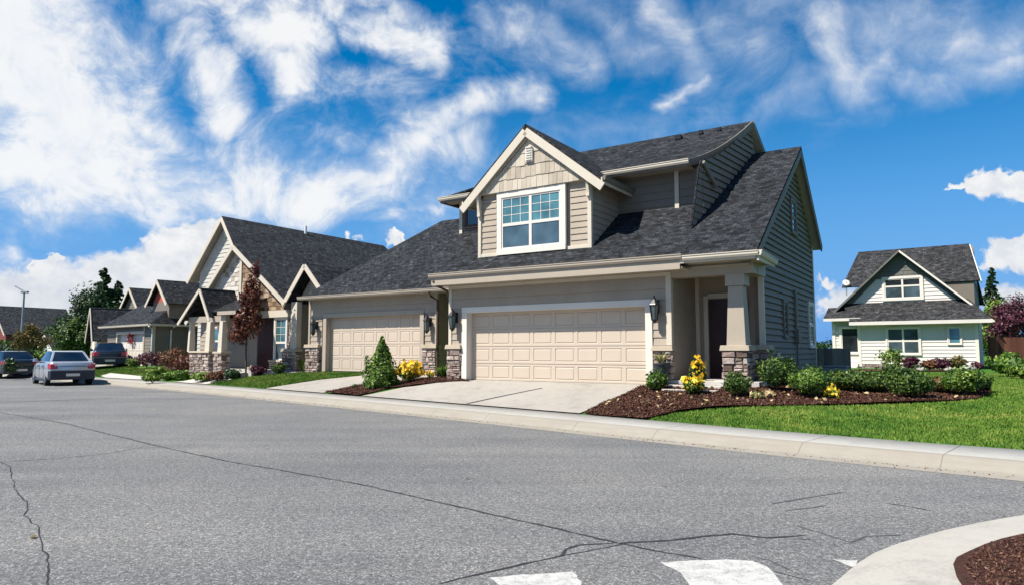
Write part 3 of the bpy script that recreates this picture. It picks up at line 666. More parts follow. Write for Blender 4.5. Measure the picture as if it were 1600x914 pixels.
crack([(1240, 820), (1290, 834), (1330, 847), (1350, 838), (1412, 835)], .022, 11, 'tyre_mark', amp=.01)
crack([(1240, 841), (1275, 843)], .03, 12, 'tyre_mark', amp=.004)
crack([(0, 629), (60, 626), (120, 624), (176, 622)], .22, 13, 'tyre_mark', amp=.01)

# ------------------------------------------------------------------ main house
ZB = .6
main = thing('house', 'large taupe two-storey duplex with a dormer over two beige garage doors', 'house', (O0[0], O0[1], ZB), ANG, zb=ZB)
SPLIT = {'corner_board', 'fascia', 'rake_board', 'gutter', 'downspout', 'bracket', 'roof_vent', 'trim_board', 'soffit', 'porch_step', 'porch_beam', 'brace', 'ridge_vent'}
def build_split(m, name, mat, par, **k):
    o = None
    for p in sorted(set(m.g)):
        q_ = MB()
        for f, g_ in zip(m.f, m.g):
            if g_ == p: q_.face([m.v[i] for i in f])
        o = q_.build(name, mat, par, **k)
    return o
def wallmesh(name, mat, par, fn, **k):
    m = MB(); fn(m)
    return build_split(m, name, mat, par, **k) if name in SPLIT else m.build(name, mat, par, **k)
ZE = 3.80; SL = .667           # eave height and pitch of the big front slope
RIDGEV, RIDGEZ = 5.22, ZE+SL*(5.22+.6)
def zr(v): return ZE+SL*(v+.6)
UR = 8.35                      # right wall
def fwall(m):                  # garage front
    P = FR(0)
    lap(m, P, [(-.60, 1.66), (-.205, 1.66), (-.205, 2.82), (-.60, 2.82)], .2)
    lap(m, P, [(5.905, 1.66), (6.26, 1.66), (6.26, 2.82), (5.905, 2.82)], .2)
    lap(m, P, [(-.60, 2.80), (6.26, 2.80), (6.26, 3.72), (-.60, 3.72)], .285, .04)
    m.box(-.68, -.05, .03, .25, .5, 3.7); m.box(5.78, 6.38, .03, .25, .5, 3.7); m.box(-.05, 5.78, .03, .25, 2.7, 3.7)
wallmesh('wall', 'siding_taupe', main, fwall)
def cb(m):
    m.box(-.70, -.59, -.045, .08, 1.66, 3.40); m.box(6.26, 6.40, -.045, .10, 1.66, 3.40)
    m.box(-.70, 6.40, -.048, .0, 3.40, 3.495)
wallmesh('corner_board', 'trim_cream', main, cb, bevel=.006)
garage_door(main, FR(0), 0, 5.70, .64, 2.66)
wall_lamp(main, FR(0), 6.02, 2.52); wall_lamp(main, FR(0), -.42, 2.42)
pier(main, 5.93, 6.40, -.10, .14, .5, 1.52, 5); pier(main, -.72, -.22, -.10, .14, .5, 1.58, 9)
# driveway-side wall of the garage (left), porch walls
wallmesh('wall', 'siding_taupe', main, lambda m: (lap(m, LF(-.68), [(0, .6), (2.4, .6), (2.4, 3.7), (0, 3.7)], .2), m.box(-.66, -.5, .03, 2.4, .5, 3.7)))
def side1(m):
    lap(m, RT(6.36), [(.1, .78), (2.0, .78), (2.0, 3.55), (.1, 3.55)], .285)
    m.box(6.2, 6.35, .1, 2.1, .5, 3.6)
wallmesh('wall', 'siding_taupe', main, side1)
def porchback(m):
    lap(m, FR(2.0), [(6.36, .78), (8.3, .78), (8.3, 3.55), (6.36, 3.55)], .285); m.box(6.3, 8.3, 2.03, 2.2, .5, 3.6)
wallmesh('wall', 'siding_taupe', main, porchback)
wallmesh('trim_board', 'trim_cream', main, lambda m: (m.box(6.385, 6.49, 1.88, 1.99, .78, 3.5), m.box(6.60, 6.72, 1.90, 1.965, .78, 3.0), m.box(6.72, 7.72, 1.90, 1.965, 2.93, 3.06), m.box(7.66, 7.76, 1.90, 1.965, .78, 2.93)))
fd = wallmesh('front_door', 'door_dark', main, lambda m: [m.box(6.74, 7.64, 1.93, 1.96, .80, 2.90)]+[m.box(x, x+.30, 1.915, 1.93, z, z+h) for x in (6.86, 7.22) for z, h in ((1.0, .55), (1.7, .9))])
wallmesh('door_handle', 'metal_grey', fd, lambda m: (m.tube([V3(7.56, 1.93, 1.75), V3(7.56, 1.87, 1.75)], .02, 8), m.tube([V3(7.56, 1.87, 1.75), V3(7.46, 1.87, 1.75)], .012, 6)))
wallmesh('porch_ceiling', 'soffit', main, lambda m: m.box(6.3, 8.34, -.1, 2.0, 3.52, 3.57))
def porchfloor(m):
    m.box(6.3, 8.5, -.12, 2.05, .45, .80); m.box(6.42, 7.72, -.50, -.12, .45, .70); m.box(6.42, 7.72, -.88, -.5, .45, .62)
wallmesh('porch_step', 'paving', main, porchfloor, bevel=.012)
# porch column on its stone base
def col(m):
    m.hexa([V3(7.75, -.04, 1.64), V3(8.20, -.04, 1.64), V3(8.20, .40, 1.64), V3(7.75, .40, 1.64), V3(7.81, .0, 3.06), V3(8.15, .0, 3.06), V3(8.15, .36, 3.06), V3(7.81, .36, 3.06)])
    m.box(7.75, 8.21, -.045, .42, 3.062, 3.36)
wallmesh('porch_column', 'trim_tan', main, col, bevel=.008)
pier(main, 7.66, 8.26, -.12, .46, .5, 1.52, 21)
pier(main, 8.12, 8.50, .88, 1.30, .5, 1.54, 31)
def pbeam(m):
    m.box(6.40, 8.42, -.03, .36, 3.34, 3.66); m.box(8.06, 8.44, .36, 1.1, 3.34, 3.66)
wallmesh('porch_beam', 'trim_tan', main, pbeam, bevel=.006)
# right gable wall
RU = 8.66
def rwall(m):
    P = RT(UR)
    lap(m, P, [(1.06, .62), (8.05, .62), (8.05, 3.62), (1.06, 3.62)], .165, .05)
    top = [(-.15, 3.62), (8.05, 3.62), (8.05, 5.05), (RIDGEV, 7.52), (-.15, zr(-.15)-.16)]
    lap(m, P, top, .165, .05, z0=3.62)
    m.box(UR-.2, UR-.005, 1.06, 8.05, .4, 3.62)
    m.extr([V3(UR-.2, a, z) for a, z in top], (.195, 0, 0))
wallmesh('wall', 'siding_shade', main, rwall)
wallmesh('corner_board', 'trim_cream', main, lambda m: (m.box(UR-.08, UR+.05, .98, 1.08, .8, 3.5), m.box(UR-.06, UR+.05, 8.03, 8.14, .5, 5.0)))
wallmesh('wall', 'siding_shade', main, lambda m: (m.box(-6, UR-.2, 7.85, 8.03, .4, 5.0), m.box(-9.9, -9.7, 2.4, 8.0, .4, 3.6), m.box(-9.9, -6, 7.85, 8.0, .4, 3.6)))
window(main, RT(UR), 7.0, 7.75, 1.7, 3.0, .09, rail=.5, grid=(2, 2), trim='white')
window(main, RT(UR), 3.25, 3.65, 1.95, 2.85, .08, trim='siding_shade', glass=('glass_dark', 'glass_dark'))
window(main, RT(UR), 4.75, 5.35, 5.05, 5.95, .09, rail=.5, trim='siding_shade', glass=('glass_dark', 'glass_slate'))
def meterbox(m): m.pbox(RT(UR), 4.75, 4.95, 1.8, 3.3, .02, .10); m.tube([V3(UR+.07, 4.85, 1.8), V3(UR+.07, 4.85, .6)], .025, 6); m.pbox(RT(UR), 4.65, 5.05, 1.75, 2.15, .03, .16)
wallmesh('meter_box', 'siding_grey', main, meterbox, bevel=.01)
def vents(m):
    for a, z in ((2.3, 1.25),): m.pbox(RT(UR), a, a+.3, z, z+.22, .03, .06)
wallmesh('vent', 'trim_cream', main, vents)
# big front roof + rear slope
rf = MB()
slab(rf, [V3(-.85, -.66, zr(-.66)+.03), V3(RU, -.66, zr(-.66)+.03), V3(RU, 2.1, zr(2.1)+.03), V3(-1.98, 2.1, zr(2.1)+.03)], .07)
slab(rf, [V3(-1.7, 2.1, zr(2.1)+.03), V3(RU, 2.1, zr(2.1)+.03), V3(RU, RIDGEV, RIDGEZ), V3(-1.7, RIDGEV, RIDGEZ)], .07)
slab(rf, [V3(-1.7, RIDGEV, RIDGEZ), V3(RU, RIDGEV, RIDGEZ), V3(RU, 8.35, 5.08), V3(-1.7, 8.35, 5.08)], .07)
# left cheek down to the lower garage roof
def zg(v): return 3.78+.765*(v-1.7)
rf.face([V3(-.85, -.66, zr(-.66)), V3(-1.98, 2.1, zr(2.1)), V3(-2.3, 2.1, zg(2.1)), V3(-1.2, 1.6, zg(1.7)), V3(-.9, -.6, 3.6)])
# garage-two hip roof
GR = 7.05; vr = 1.7+(GR-3.78)/.765
slab(rf, [V3(-9.82, 1.85, 3.70), V3(-.9, 1.85, 3.70), V3(-.9, vr, GR), V3(-5.9, vr, GR)], .07)
slab(rf, [V3(-9.82, 1.85, 3.70), V3(-5.9, vr, GR), V3(-9.82, 9.3, 3.75)], .07)
slab(rf, [V3(-5.9, vr, GR), V3(-.9, vr, GR), V3(-.9, 9.3, 4.2), V3(-9.82, 9.3, 3.75)], .07)
roof = rf.build('roof', 'shingle', main)
wallmesh('roof_vent', 'metal_black', roof, lambda m: (m.box(7.95, 8.12, RIDGEV-.3, RIDGEV-.16, RIDGEZ-.22, RIDGEZ-.09), m.box(7.5, 7.58, RIDGEV-.28, RIDGEV-.2, RIDGEZ-.2, RIDGEZ-.1)))
def rakes(m):
    z0 = zr(-.66)+.03
    m.beam([RU-.02, -.66, z0-.17], [RU-.02, RIDGEV, RIDGEZ-.17], .04, .20, (1, 0, 0)); m.beam([RU-.02, RIDGEV, RIDGEZ-.17], [RU-.02, 8.38, 4.93], .04, .22, (1, 0, 0))
wallmesh('rake_board', 'siding_grey', main, rakes)
def soff(m):
    m.extr([V3(UR-.05, -.1, zr(-.1)-.14), V3(RU, -.1, zr(-.1)-.14), V3(RU, RIDGEV, RIDGEZ-.16), V3(UR-.05, RIDGEV, RIDGEZ-.16)], (0, 0, -.02))
    m.extr([V3(UR-.05, RIDGEV, RIDGEZ-.16), V3(RU, RIDGEV, RIDGEZ-.16), V3(RU, 8.36, 4.93), V3(UR-.05, 8.36, 4.93)], (0, 0, -.02))
    m.box(-.85, 6.9, -.62, .0, 3.50, 3.53); m.box(6.9, RU, -.62, .0, 3.62, 3.66); m.box(UR, RU, .0, .95, 3.60, 3.64)
    m.box(-9.8, -.7, 1.87, 2.5, 3.57, 3.60)
wallmesh('soffit', 'soffit', main, soff)
wallmesh('fascia', 'trim_tan', main, lambda m: (m.box(-.87, 6.86, -.66, -.62, 3.47, 3.80), m.box(-9.85, -.95, 1.83, 1.87, 3.55, 3.68), m.box(-.89, -.85, -.66, 1.6, 3.50, 3.80)))
wallmesh('fascia', 'trim_cream', main, lambda m: (m.box(6.86, RU+.02, -.66, -.62, 3.60, 3.78), m.box(RU, RU+.04, -.66, .95, 3.55, 3.74)))
g1 = MB(); gutter(g1, (-.95, -.66, 3.70), (6.92, -.66, 3.70), (0, -1, 0)); gutter(g1, (-9.95, 1.83, 3.57), (-.98, 1.83, 3.57), (0, -1, 0)); build_split(g1, 'gutter', 'trim_tan', main)
g2 = MB(); gutter(g2, (6.94, -.655, 3.655), (RU+.04, -.655, 3.655), (0, -1, 0)); gutter(g2, (RU+.04, .95, 3.60), (RU+.04, -.70, 3.655), (1, 0, 0)); build_split(g2, 'gutter', 'trim_cream', main)
dp = MB(); dp.tube([V3(-.80, -.68, 3.62), V3(-.80, -.55, 3.5), V3(-.77, -.05, 3.36), V3(-.77, .03, 3.2)], .04, 8)
dp.tube([V3(-3.02, 1.78, 3.58), V3(-3.02, 1.8, 3.45), V3(-3.0, 2.22, 3.3), V3(-3.0, 2.22, .7)], .045, 8); build_split(dp, 'downspout', 'brown_dark', main)
# garage two front
def f2(m):
    P = FR(2.3)
    lap(m, P, [(-9.72, 1.72), (-9.02, 1.72), (-9.02, 2.9), (-9.72, 2.9)], .2); lap(m, P, [(-3.62, 1.68), (-3.1, 1.68), (-3.1, 2.9), (-3.62, 2.9)], .2)
    lap(m, P, [(-9.72, 2.88), (-3.1, 2.88), (-3.1, 3.57), (-9.72, 3.57)], .36, .03)
    m.box(-9.8, -8.9, 2.33, 2.5, .5, 3.6); m.box(-3.7, -3.1, 2.33, 2.5, .5, 3.6); m.box(-8.9, -3.7, 2.33, 2.5, 2.9, 3.6)
wallmesh('wall', 'siding_taupe', main, f2)
def recess(m):
    lap(m, RT(-3.1), [(2.33, .6), (4.0, .6), (4.0, 3.6), (2.33, 3.6)], .2); lap(m, FR(4.0), [(-3.1, .6), (-.6, .6), (-.6, 3.6), (-3.1, 3.6)], .2); m.box(-3.2, -.6, 4.05, 4.2, .5, 3.7)
wallmesh('wall', 'siding_taupe', main, recess)
wallmesh('corner_board', 'trim_tan', main, lambda m: (m.box(-9.80, -9.70, 2.25, 2.35, 1.74, 3.6), m.box(-3.14, -3.03, 2.25, 2.36, 1.7, 3.6)))
garage_door(main, FR(2.3), -8.75, -3.85, .72, 2.84, rec=.2, trim='trim_tan')
wall_lamp(main, FR(2.3), -9.32, 2.45); wall_lamp(main, FR(2.3), -3.38, 2.45)
pier(main, -9.86, -9.10, 2.16, 2.45, .5, 1.66, 41); pier(main, -3.66, -3.02, 2.16, 2.45, .5, 1.62, 45)
# entry link on the far left with its little gable
lapw = MB(); shakes(lapw, FR(4.3), [(-13.5, .6), (-9.7, .6), (-9.7, 3.7), (-13.5, 3.7)], .30, .3, .6, 4); lapw.box(-13.5, -9.7, 4.32, 4.5, .4, 3.9); lapw.build('wall', 'shake_tan', main)
eg = MB(); pk = V3(-10.65, 2.7, 5.22); lf_ = V3(-11.95, 2.7, 3.62); rt_ = V3(-9.45, 2.7, 3.95)
for a in (lf_, rt_): slab(eg, [a, pk, pk+V3(0, 3.2, 0), a+V3(0, 3.2, 0)], .06)
eg.build('roof', 'shingle', main)
wallmesh('rake_board', 'trim_cream', main, lambda m: (m.beam(lf_+V3(-.05, -.03, -.16), pk+V3(0, -.03, -.12), .04, .2, (0, 1, 0)), m.beam(rt_+V3(.05, -.03, -.16), pk+V3(0, -.03, -.12), .04, .2, (0, 1, 0))))
wallmesh('wall', 'soffit', main, lambda m: m.extr([V3(-11.7, 3.3, 3.7), V3(-9.7, 3.3, 3.9), V3(-10.65, 3.3, 5.0)], (0, .1, 0)))
# ---- upper block
UE = 6.72                                    # its eave
B0 = np.array([6.73, .60]); B1 = np.array([7.26, 5.45])   # line of the right wall (slightly skewed)
def bw(v): t = (v-B0[1])/(B1[1]-B0[1]); return B0[0]+t*(B1[0]-B0[0])
ed = np.array([B1[0]-B0[0], B1[1]-B0[1]]); ed /= np.hypot(*ed); PR = plane((B0[0], B0[1], 0), (ed[0], ed[1], 0), (ed[1], -ed[0], 0))
UZ, UV_ = 8.62, 4.9                          # ridge
def bell(t): return t*.55+t**1.8*.45         # flared profile from eave to ridge
prof = [(1.42+(UV_-1.42)*t, UE+(UZ-UE)*bell(t)) for t in (0, .12, .25, .4, .55, .7, .85, 1)]
uw = MB()
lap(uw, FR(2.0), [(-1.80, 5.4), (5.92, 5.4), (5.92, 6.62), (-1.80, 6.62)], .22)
# right wall in convex strips under the flared rake
def tz(v): return float(np.interp(v, [p[0] for p in prof], [p[1] for p in prof]))-.10
def bz(v): return zr(v)-.02
for k in range(9):
    v0 = 1.35+(5.2-1.35)*k/9; v1 = 1.35+(5.2-1.35)*(k+1)/9; L_ = lambda v: (v-B0[1])/ed[1]
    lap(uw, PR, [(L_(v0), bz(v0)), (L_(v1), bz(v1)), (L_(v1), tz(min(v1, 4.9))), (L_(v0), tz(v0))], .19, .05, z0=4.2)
L_ = lambda v: (v-B0[1])/ed[1]
wing = [(0, zr(.60)), (L_(1.35), zr(1.35)), (L_(1.35), tz(1.42)), (L_(1.20), 6.38)]
lap(uw, PR, wing, .19, .03, z0=4.2)
fl_ = MB(); fl_.solid([PR(a, z, -.035) for a, z in wing], [PR(a, z, 0) for a, z in wing]); fl_.beam(PR(-.03, zr(.57)-.02, .0), PR(wing[3][0]-.03, wing[3][1], .0), .05, .03, (1, 0, 0)); fl_.build('wing_shade_strip', 'shingle', main)  # added dark backing and edge strip, giving the sunlit wing edge a shaded tone
lap(uw, FR(2.0), [(5.92, 5.4), (6.8, 5.4), (6.8, 6.62), (5.92, 6.62)], .22)
uw.box(-1.8, 6.8, 2.03, 2.2, 5.2, 6.7)
uw.extr([V3(-1.8, 2.2, 5.5), V3(-1.8, 7.9, 5.5), V3(-1.8, 7.9, 6.7), V3(-1.8, 2.2, 6.7)], (.15, 0, 0)); uw.box(-1.6, 7.2, 7.8, 7.95, 5.2, 7.0)
uw.extr([V3(7.2, 5.0, 7.3), V3(7.2, 7.9, 5.6), V3(7.2, 7.9, 6.9), V3(7.2, 5.0, 8.45)], (-.15, 0, 0))
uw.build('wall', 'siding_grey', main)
wallmesh('corner_board', 'trim_cream', main, lambda m: (m.box(5.84, 5.96, 1.94, 2.05, 5.52, 6.62), m.box(-1.84, -1.72, 1.94, 2.05, 5.4, 6.62)))
window(main, FR(2.0), -1.55, -.95, 5.75, 6.45, .07, trim='brown_dark', glass=('glass_dark', 'glass_dark'))
ur = MB()
for (v0, z0), (v1, z1) in zip(prof, prof[1:]):
    e0 = 6.42+(7.32-6.42)*((v0-1.42)/(UV_-1.42)); e1 = 6.42+(7.32-6.42)*((v1-1.42)/(UV_-1.42))
    hl = lambda v: -2.25+(v-1.42)*1.05
    slab(ur, [V3(hl(v0), v0, z0), V3(e0, v0, z0), V3(e1, v1, z1), V3(hl(v1), v1, z1)], .07)
slab(ur, [V3(hl(UV_), UV_, UZ), V3(7.32, UV_, UZ), V3(7.45, 8.3, 6.75), V3(-2.25, 8.3, 6.75)], .07)
slab(ur, [V3(-2.25, 1.42, UE), V3(hl(UV_), UV_, UZ), V3(-2.25, 8.3, UE)], .07)
# little returned eave roof at the right end
uro = ur.build('roof', 'shingle', main)
wallmesh('roof_vent', 'metal_black', uro, lambda m: (m.box(5.0, 5.2, UV_-.5, UV_-.32, UZ-.32, UZ-.17), m.box(5.75, 5.87, UV_-.4, UV_-.28, UZ-.24, UZ-.12), m.box(6.35, 6.45, UV_-.4, UV_-.3, UZ-.24, UZ-.13)))
def ubr(m):
    pts = [V3(6.45+.9*((v-1.42)/(UV_-1.42)), v, z-.09) for v, z in prof]
    for a, b in zip(pts, pts[1:]): m.beam(a, b, .04, .2, (1, 0, 0))
    m.beam(pts[-1], V3(7.48, 8.3, 6.66), .04, .2, (1, 0, 0))
    m.beam(V3(6.88, 1.33, 6.56), V3(7.0, 2.05, 6.0), .06, .11, (1, 0, 0))
wallmesh('rake_board', 'siding_grey', main, ubr)
wallmesh('soffit', 'soffit', main, lambda m: (m.box(-2.2, 6.4, 1.46, 2.0, UE-.14, UE-.10), m.extr([V3(7.15, UV_, UZ-.2), V3(7.36, UV_, UZ-.2), V3(7.46, 8.2, 6.6), V3(7.15, 8.2, 6.6)], (0, 0, -.02))))
wallmesh('fascia', 'siding_grey', main, lambda m: (m.box(-2.25, 6.42, 1.40, 1.44, UE-.18, UE-.02), m.box(-2.27, -2.23, 1.42, 8.2, UE-.18, UE-.02)))
g3 = MB(); gutter(g3, (-2.3, 1.40, UE-.12), (6.46, 1.40, UE-.12), (0, -1, 0)); build_split(g3, 'gutter', 'trim_cream', main)
# ---- dormer
dm = MB(); D = FR(.2)
lap(dm, D, [(.38, 4.40), (.92, 4.40), (.92, 6.05), (.38, 6.05)], .175); lap(dm, D, [(3.44, 4.40), (4.04, 4.40), (4.04, 6.30), (3.44, 6.30)], .175)
dm.box(.3, 4.08, .225, .4, 4.1, 6.1); dm.extr([V3(.3, .225, 6.1), V3(4.08, .225, 6.1), V3(2.18, .225, 7.75)], (0, .1, 0))
lap(dm, RT(4.08), [(.25, zr(.25)), (3.1, zr(3.1)), (3.1, 6.3), (.25, 6.3)], .175, .026, z0=4.2)
lap(dm, LF(.30), [(.25, zr(.25)), (2.9, zr(2.9)), (2.9, 6.1), (.25, 6.1)], .175, z0=4.2)
dm.box(.31, 4.07, .4, .42, 4.3, 6.1)
dm.build('dormer_wall', 'siding_taupe', main)
sk = MB(); shakes(sk, FR(.08), [(.36, 6.22), (4.05, 6.22), (3.66, 6.60), (2.18, 7.72), (.86, 6.60)], .36, .13, .2, 3); sk.extr([V3(.36, .085, 6.22), V3(4.05, .085, 6.22), V3(3.66, .085, 6.6), V3(2.18, .085, 7.72), V3(.86, .085, 6.6)], (0, .13, 0)); sk.build('gable_shake', 'shake_tan', main)
wallmesh('dormer_trim', 'trim_cream', main, lambda m: (m.box(.27, .38, .14, .26, 4.28, 6.1), m.box(3.99, 4.11, .14, .26, 4.28, 6.3), m.box(.38, 3.99, .15, .2, 4.26, 4.42)), bevel=.006)
window(main, plane((0, .17, 0), (1, 0, 0), (0, -1, 0)), 1.16, 3.16, 4.50, 6.04, .17, mull=(.5,), rail=.47, grid=(3, 3), glass=('glass_slate', 'glass_teal'), trim='white', label='double dormer window with teal upper panes and white muntins')
wallmesh('gable_vent', 'white', main, lambda m: [m.pbox(FR(.06), 2.06, 2.30, 6.98, 7.38, .0, .06)]+[m.pbox(FR(.06), 2.09, 2.27, 7.02+.07*k, 7.05+.07*k, .06, .085) for k in range(5)]+[m.pbox(FR(.06), 2.08, 2.28, 7.38, 7.42, .0, .09)], bevel=.006)
PKZ, PKV = 8.11, -.04
pk = V3(2.09, PKV, PKZ); l_ = V3(-.18, PKV, 6.09); r_ = V3(4.50, PKV, 6.20)
def vat(z): return (z-ZE)/SL-.6
dr = MB()
slab(dr, [l_, pk, V3(pk[0], vat(PKZ)+.3, PKZ), V3(l_[0], vat(l_[2])+.1, l_[2])], .07); slab(dr, [r_, pk, V3(pk[0], vat(PKZ)+.3, PKZ), V3(r_[0], vat(r_[2])+.1, r_[2])], .07)
dr.build('dormer_roof', 'shingle', main)
def drk(m):
    for e in (l_, r_):
        dn = (pk-e)/np.linalg.norm(pk-e); m.beam(e-dn*.06+V3(0, .0, -.25), pk+V3(0, .0, -.23), .05, .23, (0, 1, 0)); m.beam(e+V3(0, .1, -.30)+dn*.25, pk+V3(0, .1, -.36), .04, .12, (0, 1, 0))
wallmesh('rake_board', 'trim_cream', main, drk)
def dso(m):
    for e, s_ in ((l_, 1), (r_, -1)):
        m.face([e+V3(0, .02, -.10), pk+V3(0, .02, -.12), pk+V3(0, .25, -.12), e+V3(0, .25, -.10)][::s_])
        m.face([e+V3(0, .25, -.10), e+V3(s_*.36, .25, -.10+.2), e+V3(s_*.36, vat(e[2]), .1), e+V3(0, vat(e[2]), -.10)])
wallmesh('soffit', 'soffit', main, dso)
wallmesh('fascia', 'trim_cream', main, lambda m: (m.beam(r_+V3(.02, 0, -.10), V3(r_[0]+.02, vat(r_[2])+.1, r_[2]-.10), .04, .17, (1, 0, 0)), m.beam(l_+V3(-.02, 0, -.10), V3(l_[0]-.02, vat(l_[2])+.1, l_[2]-.10), .04, .17, (1, 0, 0))))
g4 = MB(); gutter(g4, V3(r_[0]+.04, 0, r_[2]-.10), V3(r_[0]+.04, vat(r_[2]), r_[2]-.10), (1, 0, 0)); build_split(g4, 'gutter', 'siding_grey', main)
def brk(m):
    for x in (.34, 4.04):
        z = 6.12 if x < 1 else 6.3
        m.box(x-.05, x+.05, -.02, .14, z-.02, z+.10); m.box(x-.05, x+.05, .06, .14, z-.55, z)
        pts = [(-.02, z-.02), (.0, z-.10), (.03, z-.22), (.06, z-.45), (.14, z-.45), (.14, z-.02)]; m.extr([V3(x-.04, a, b) for a, b in pts], (.08, 0, 0))
wallmesh('bracket', 'trim_cream', main, brk)
# small board returns under the main eave corner, house number-free
# ------------------------------------------------------------------ leaves, trees, shrubs
def leafmesh(name, P, size, mat, parent=None, seed=0, aspect=.55, up=.0, jit=.4, normals=None):
    rg = np.random.default_rng(seed); P = np.asarray(P, float); n = len(P)
    nr = rg.normal(size=(n, 3)); nr[:, 2] += up
    if normals is not None: nr = nr*.75+normals*1.2
    nr /= np.linalg.norm(nr, axis=1)[:, None]
    a = np.cross(nr, rg.normal(size=(n, 3))); a /= np.linalg.norm(a, axis=1)[:, None]; b = np.cross(nr, a)
    sz = size*(1+jit*rg.uniform(-1, 1, n))[:, None]
    v = np.stack([P-a*sz*.5, P+b*sz*aspect*.5-a*sz*.05+nr*sz*.08, P+a*sz*.5, P-b*sz*aspect*.5-a*sz*.05+nr*sz*.08], 1).reshape(-1, 3)
    me = bpy.data.meshes.new(name); me.vertices.add(4*n); me.vertices.foreach_set('co', v.astype(np.float32).ravel())
    me.loops.add(4*n); me.loops.foreach_set('vertex_index', np.arange(4*n, dtype=np.int32)); me.polygons.add(n)
    me.polygons.foreach_set('loop_start', np.arange(0, 4*n, 4, dtype=np.int32)); me.update(calc_edges=True)
    at = me.attributes.new('rnd', 'FLOAT', 'FACE'); at.data.foreach_set('value', rg.uniform(0, 1, n).astype(np.float32))
    me.materials.append(M[mat]); o = bpy.data.objects.new(name, me); sc.collection.objects.link(o)
    if parent is not None: o.parent = parent
    return o
def blob_pts(rg, c, r, n, lumps=9, shell=.55, low=-.6):
    """points through a lumpy ellipsoid, denser toward its skin; returns points and outward directions"""
    c = np.array(c, float); r = np.array(r, float); ld = rg.normal(size=(lumps, 3)); ld[:, 2] = np.abs(ld[:, 2])*.9-.25; ld /= np.linalg.norm(ld, axis=1)[:, None]
    lc = ld*rg.uniform(.45, .72, (lumps, 1)); lr = rg.uniform(.30, .50, lumps)
    k = rg.integers(0, lumps, n); d = rg.normal(size=(n, 3)); d /= np.linalg.norm(d, axis=1)[:, None]
    rad = rg.uniform(shell, 1.05, (n, 1)); p = lc[k]+d*lr[k][:, None]*rad
    m = rg.random(n) < .35; q_ = d*rg.uniform(.45, .82, (n, 1)); p = np.where(m[:, None], q_, p)
    sp_ = rg.normal(size=(26, 3)); sp_[:, 2] = np.abs(sp_[:, 2]); sp_ /= np.linalg.norm(sp_, axis=1)[:, None]; kk = rg.integers(0, 26, n); mm = rg.random(n) < .045   # stray sprigs
    p = np.where(mm[:, None], sp_[kk]*rg.uniform(.8, 1.12, (n, 1))+rg.normal(size=(n, 3))*.05, p); p = p[p[:, 2] > low]
    nrm = p/np.linalg.norm(p, axis=1)[:, None]; return c+p*r, nrm
def shrub(name, label, cat, x, y, z, r, h, n, size, mat, seed, group=None, flower=None, nf=0, lumps=9, fsize=.05, shape=1.):
    rg = np.random.default_rng(seed); t = thing(name, label, cat, (x, y, z), 0, group)
    P, nr = blob_pts(rg, (0, 0, h*.5), (r, r*shape, h*.55), n, lumps); P[:, 2] = np.maximum(P[:, 2], .01)
    leafmesh('foliage', P, size, mat, t, seed, normals=nr)
    m = MB()
    for k in range(5):
        a = rg.uniform(0, 6.28); m.tube([V3(0, 0, -.03), V3(math.cos(a)*r*.3, math.sin(a)*r*.3, h*.35), V3(math.cos(a)*r*.5, math.sin(a)*r*.5, h*.6)], [.014, .01, .005], 5)
    m.build('stem', 'bark', t)
    if flower:
        P, nr = blob_pts(rg, (0, 0, h*.58), (r*1.03, r*shape*1.03, h*.58), nf*3, lumps, .95); k = P[:, 2] > h*.42; P, nr = P[k][:nf], nr[k][:nf]
        Q = np.repeat(P, 6, 0)+rg.normal(size=(len(P)*6, 3))*fsize*.35; leafmesh('flowers', Q, fsize, flower, t, seed+1, .8, normals=np.repeat(nr, 6, 0))
    return t
def tree(name, label, x, y, z, H_, tr, crowns, n, size, mat, seed, group=None, forks=5):
    rg = np.random.default_rng(seed); t = thing(name, label, 'tree', (x, y, z), 0, group); m = MB()
    top = max(c[2] for c in crowns)
    m.tube([V3(0, 0, -.1), V3(rg.normal()*.02*H_*.3, 0, top*.35), V3(rg.normal()*.03*H_*.3, rg.normal()*.03*H_*.3, top)], [tr*1.25, tr, tr*.35], 8)
    for c in crowns:
        for _ in range(forks):
            d = rg.normal(size=3)*np.array(c[3:6])*.5; m.tube([V3(0, 0, max(.15*H_, c[2]-c[5]*1.1)), (V3(0, 0, c[2]-c[5]*.6)+V3(c[0], c[1], c[2]))/2, V3(c[0], c[1], c[2])+d], [tr*.5, tr*.3, tr*.1], 5)
    m.build('trunk', 'bark', t)
    Ps, Ns = [], []; vol = [c[3]*c[4]*c[5] for c in crowns]
    for c, v_ in zip(crowns, vol):
        P, nr = blob_pts(rg, c[:3], c[3:6], int(n*v_/sum(vol)), 11, .4, -.9); Ps.append(P); Ns.append(nr)
    leafmesh('crown', np.concatenate(Ps), size, mat, t, seed, normals=np.concatenate(Ns)); return t
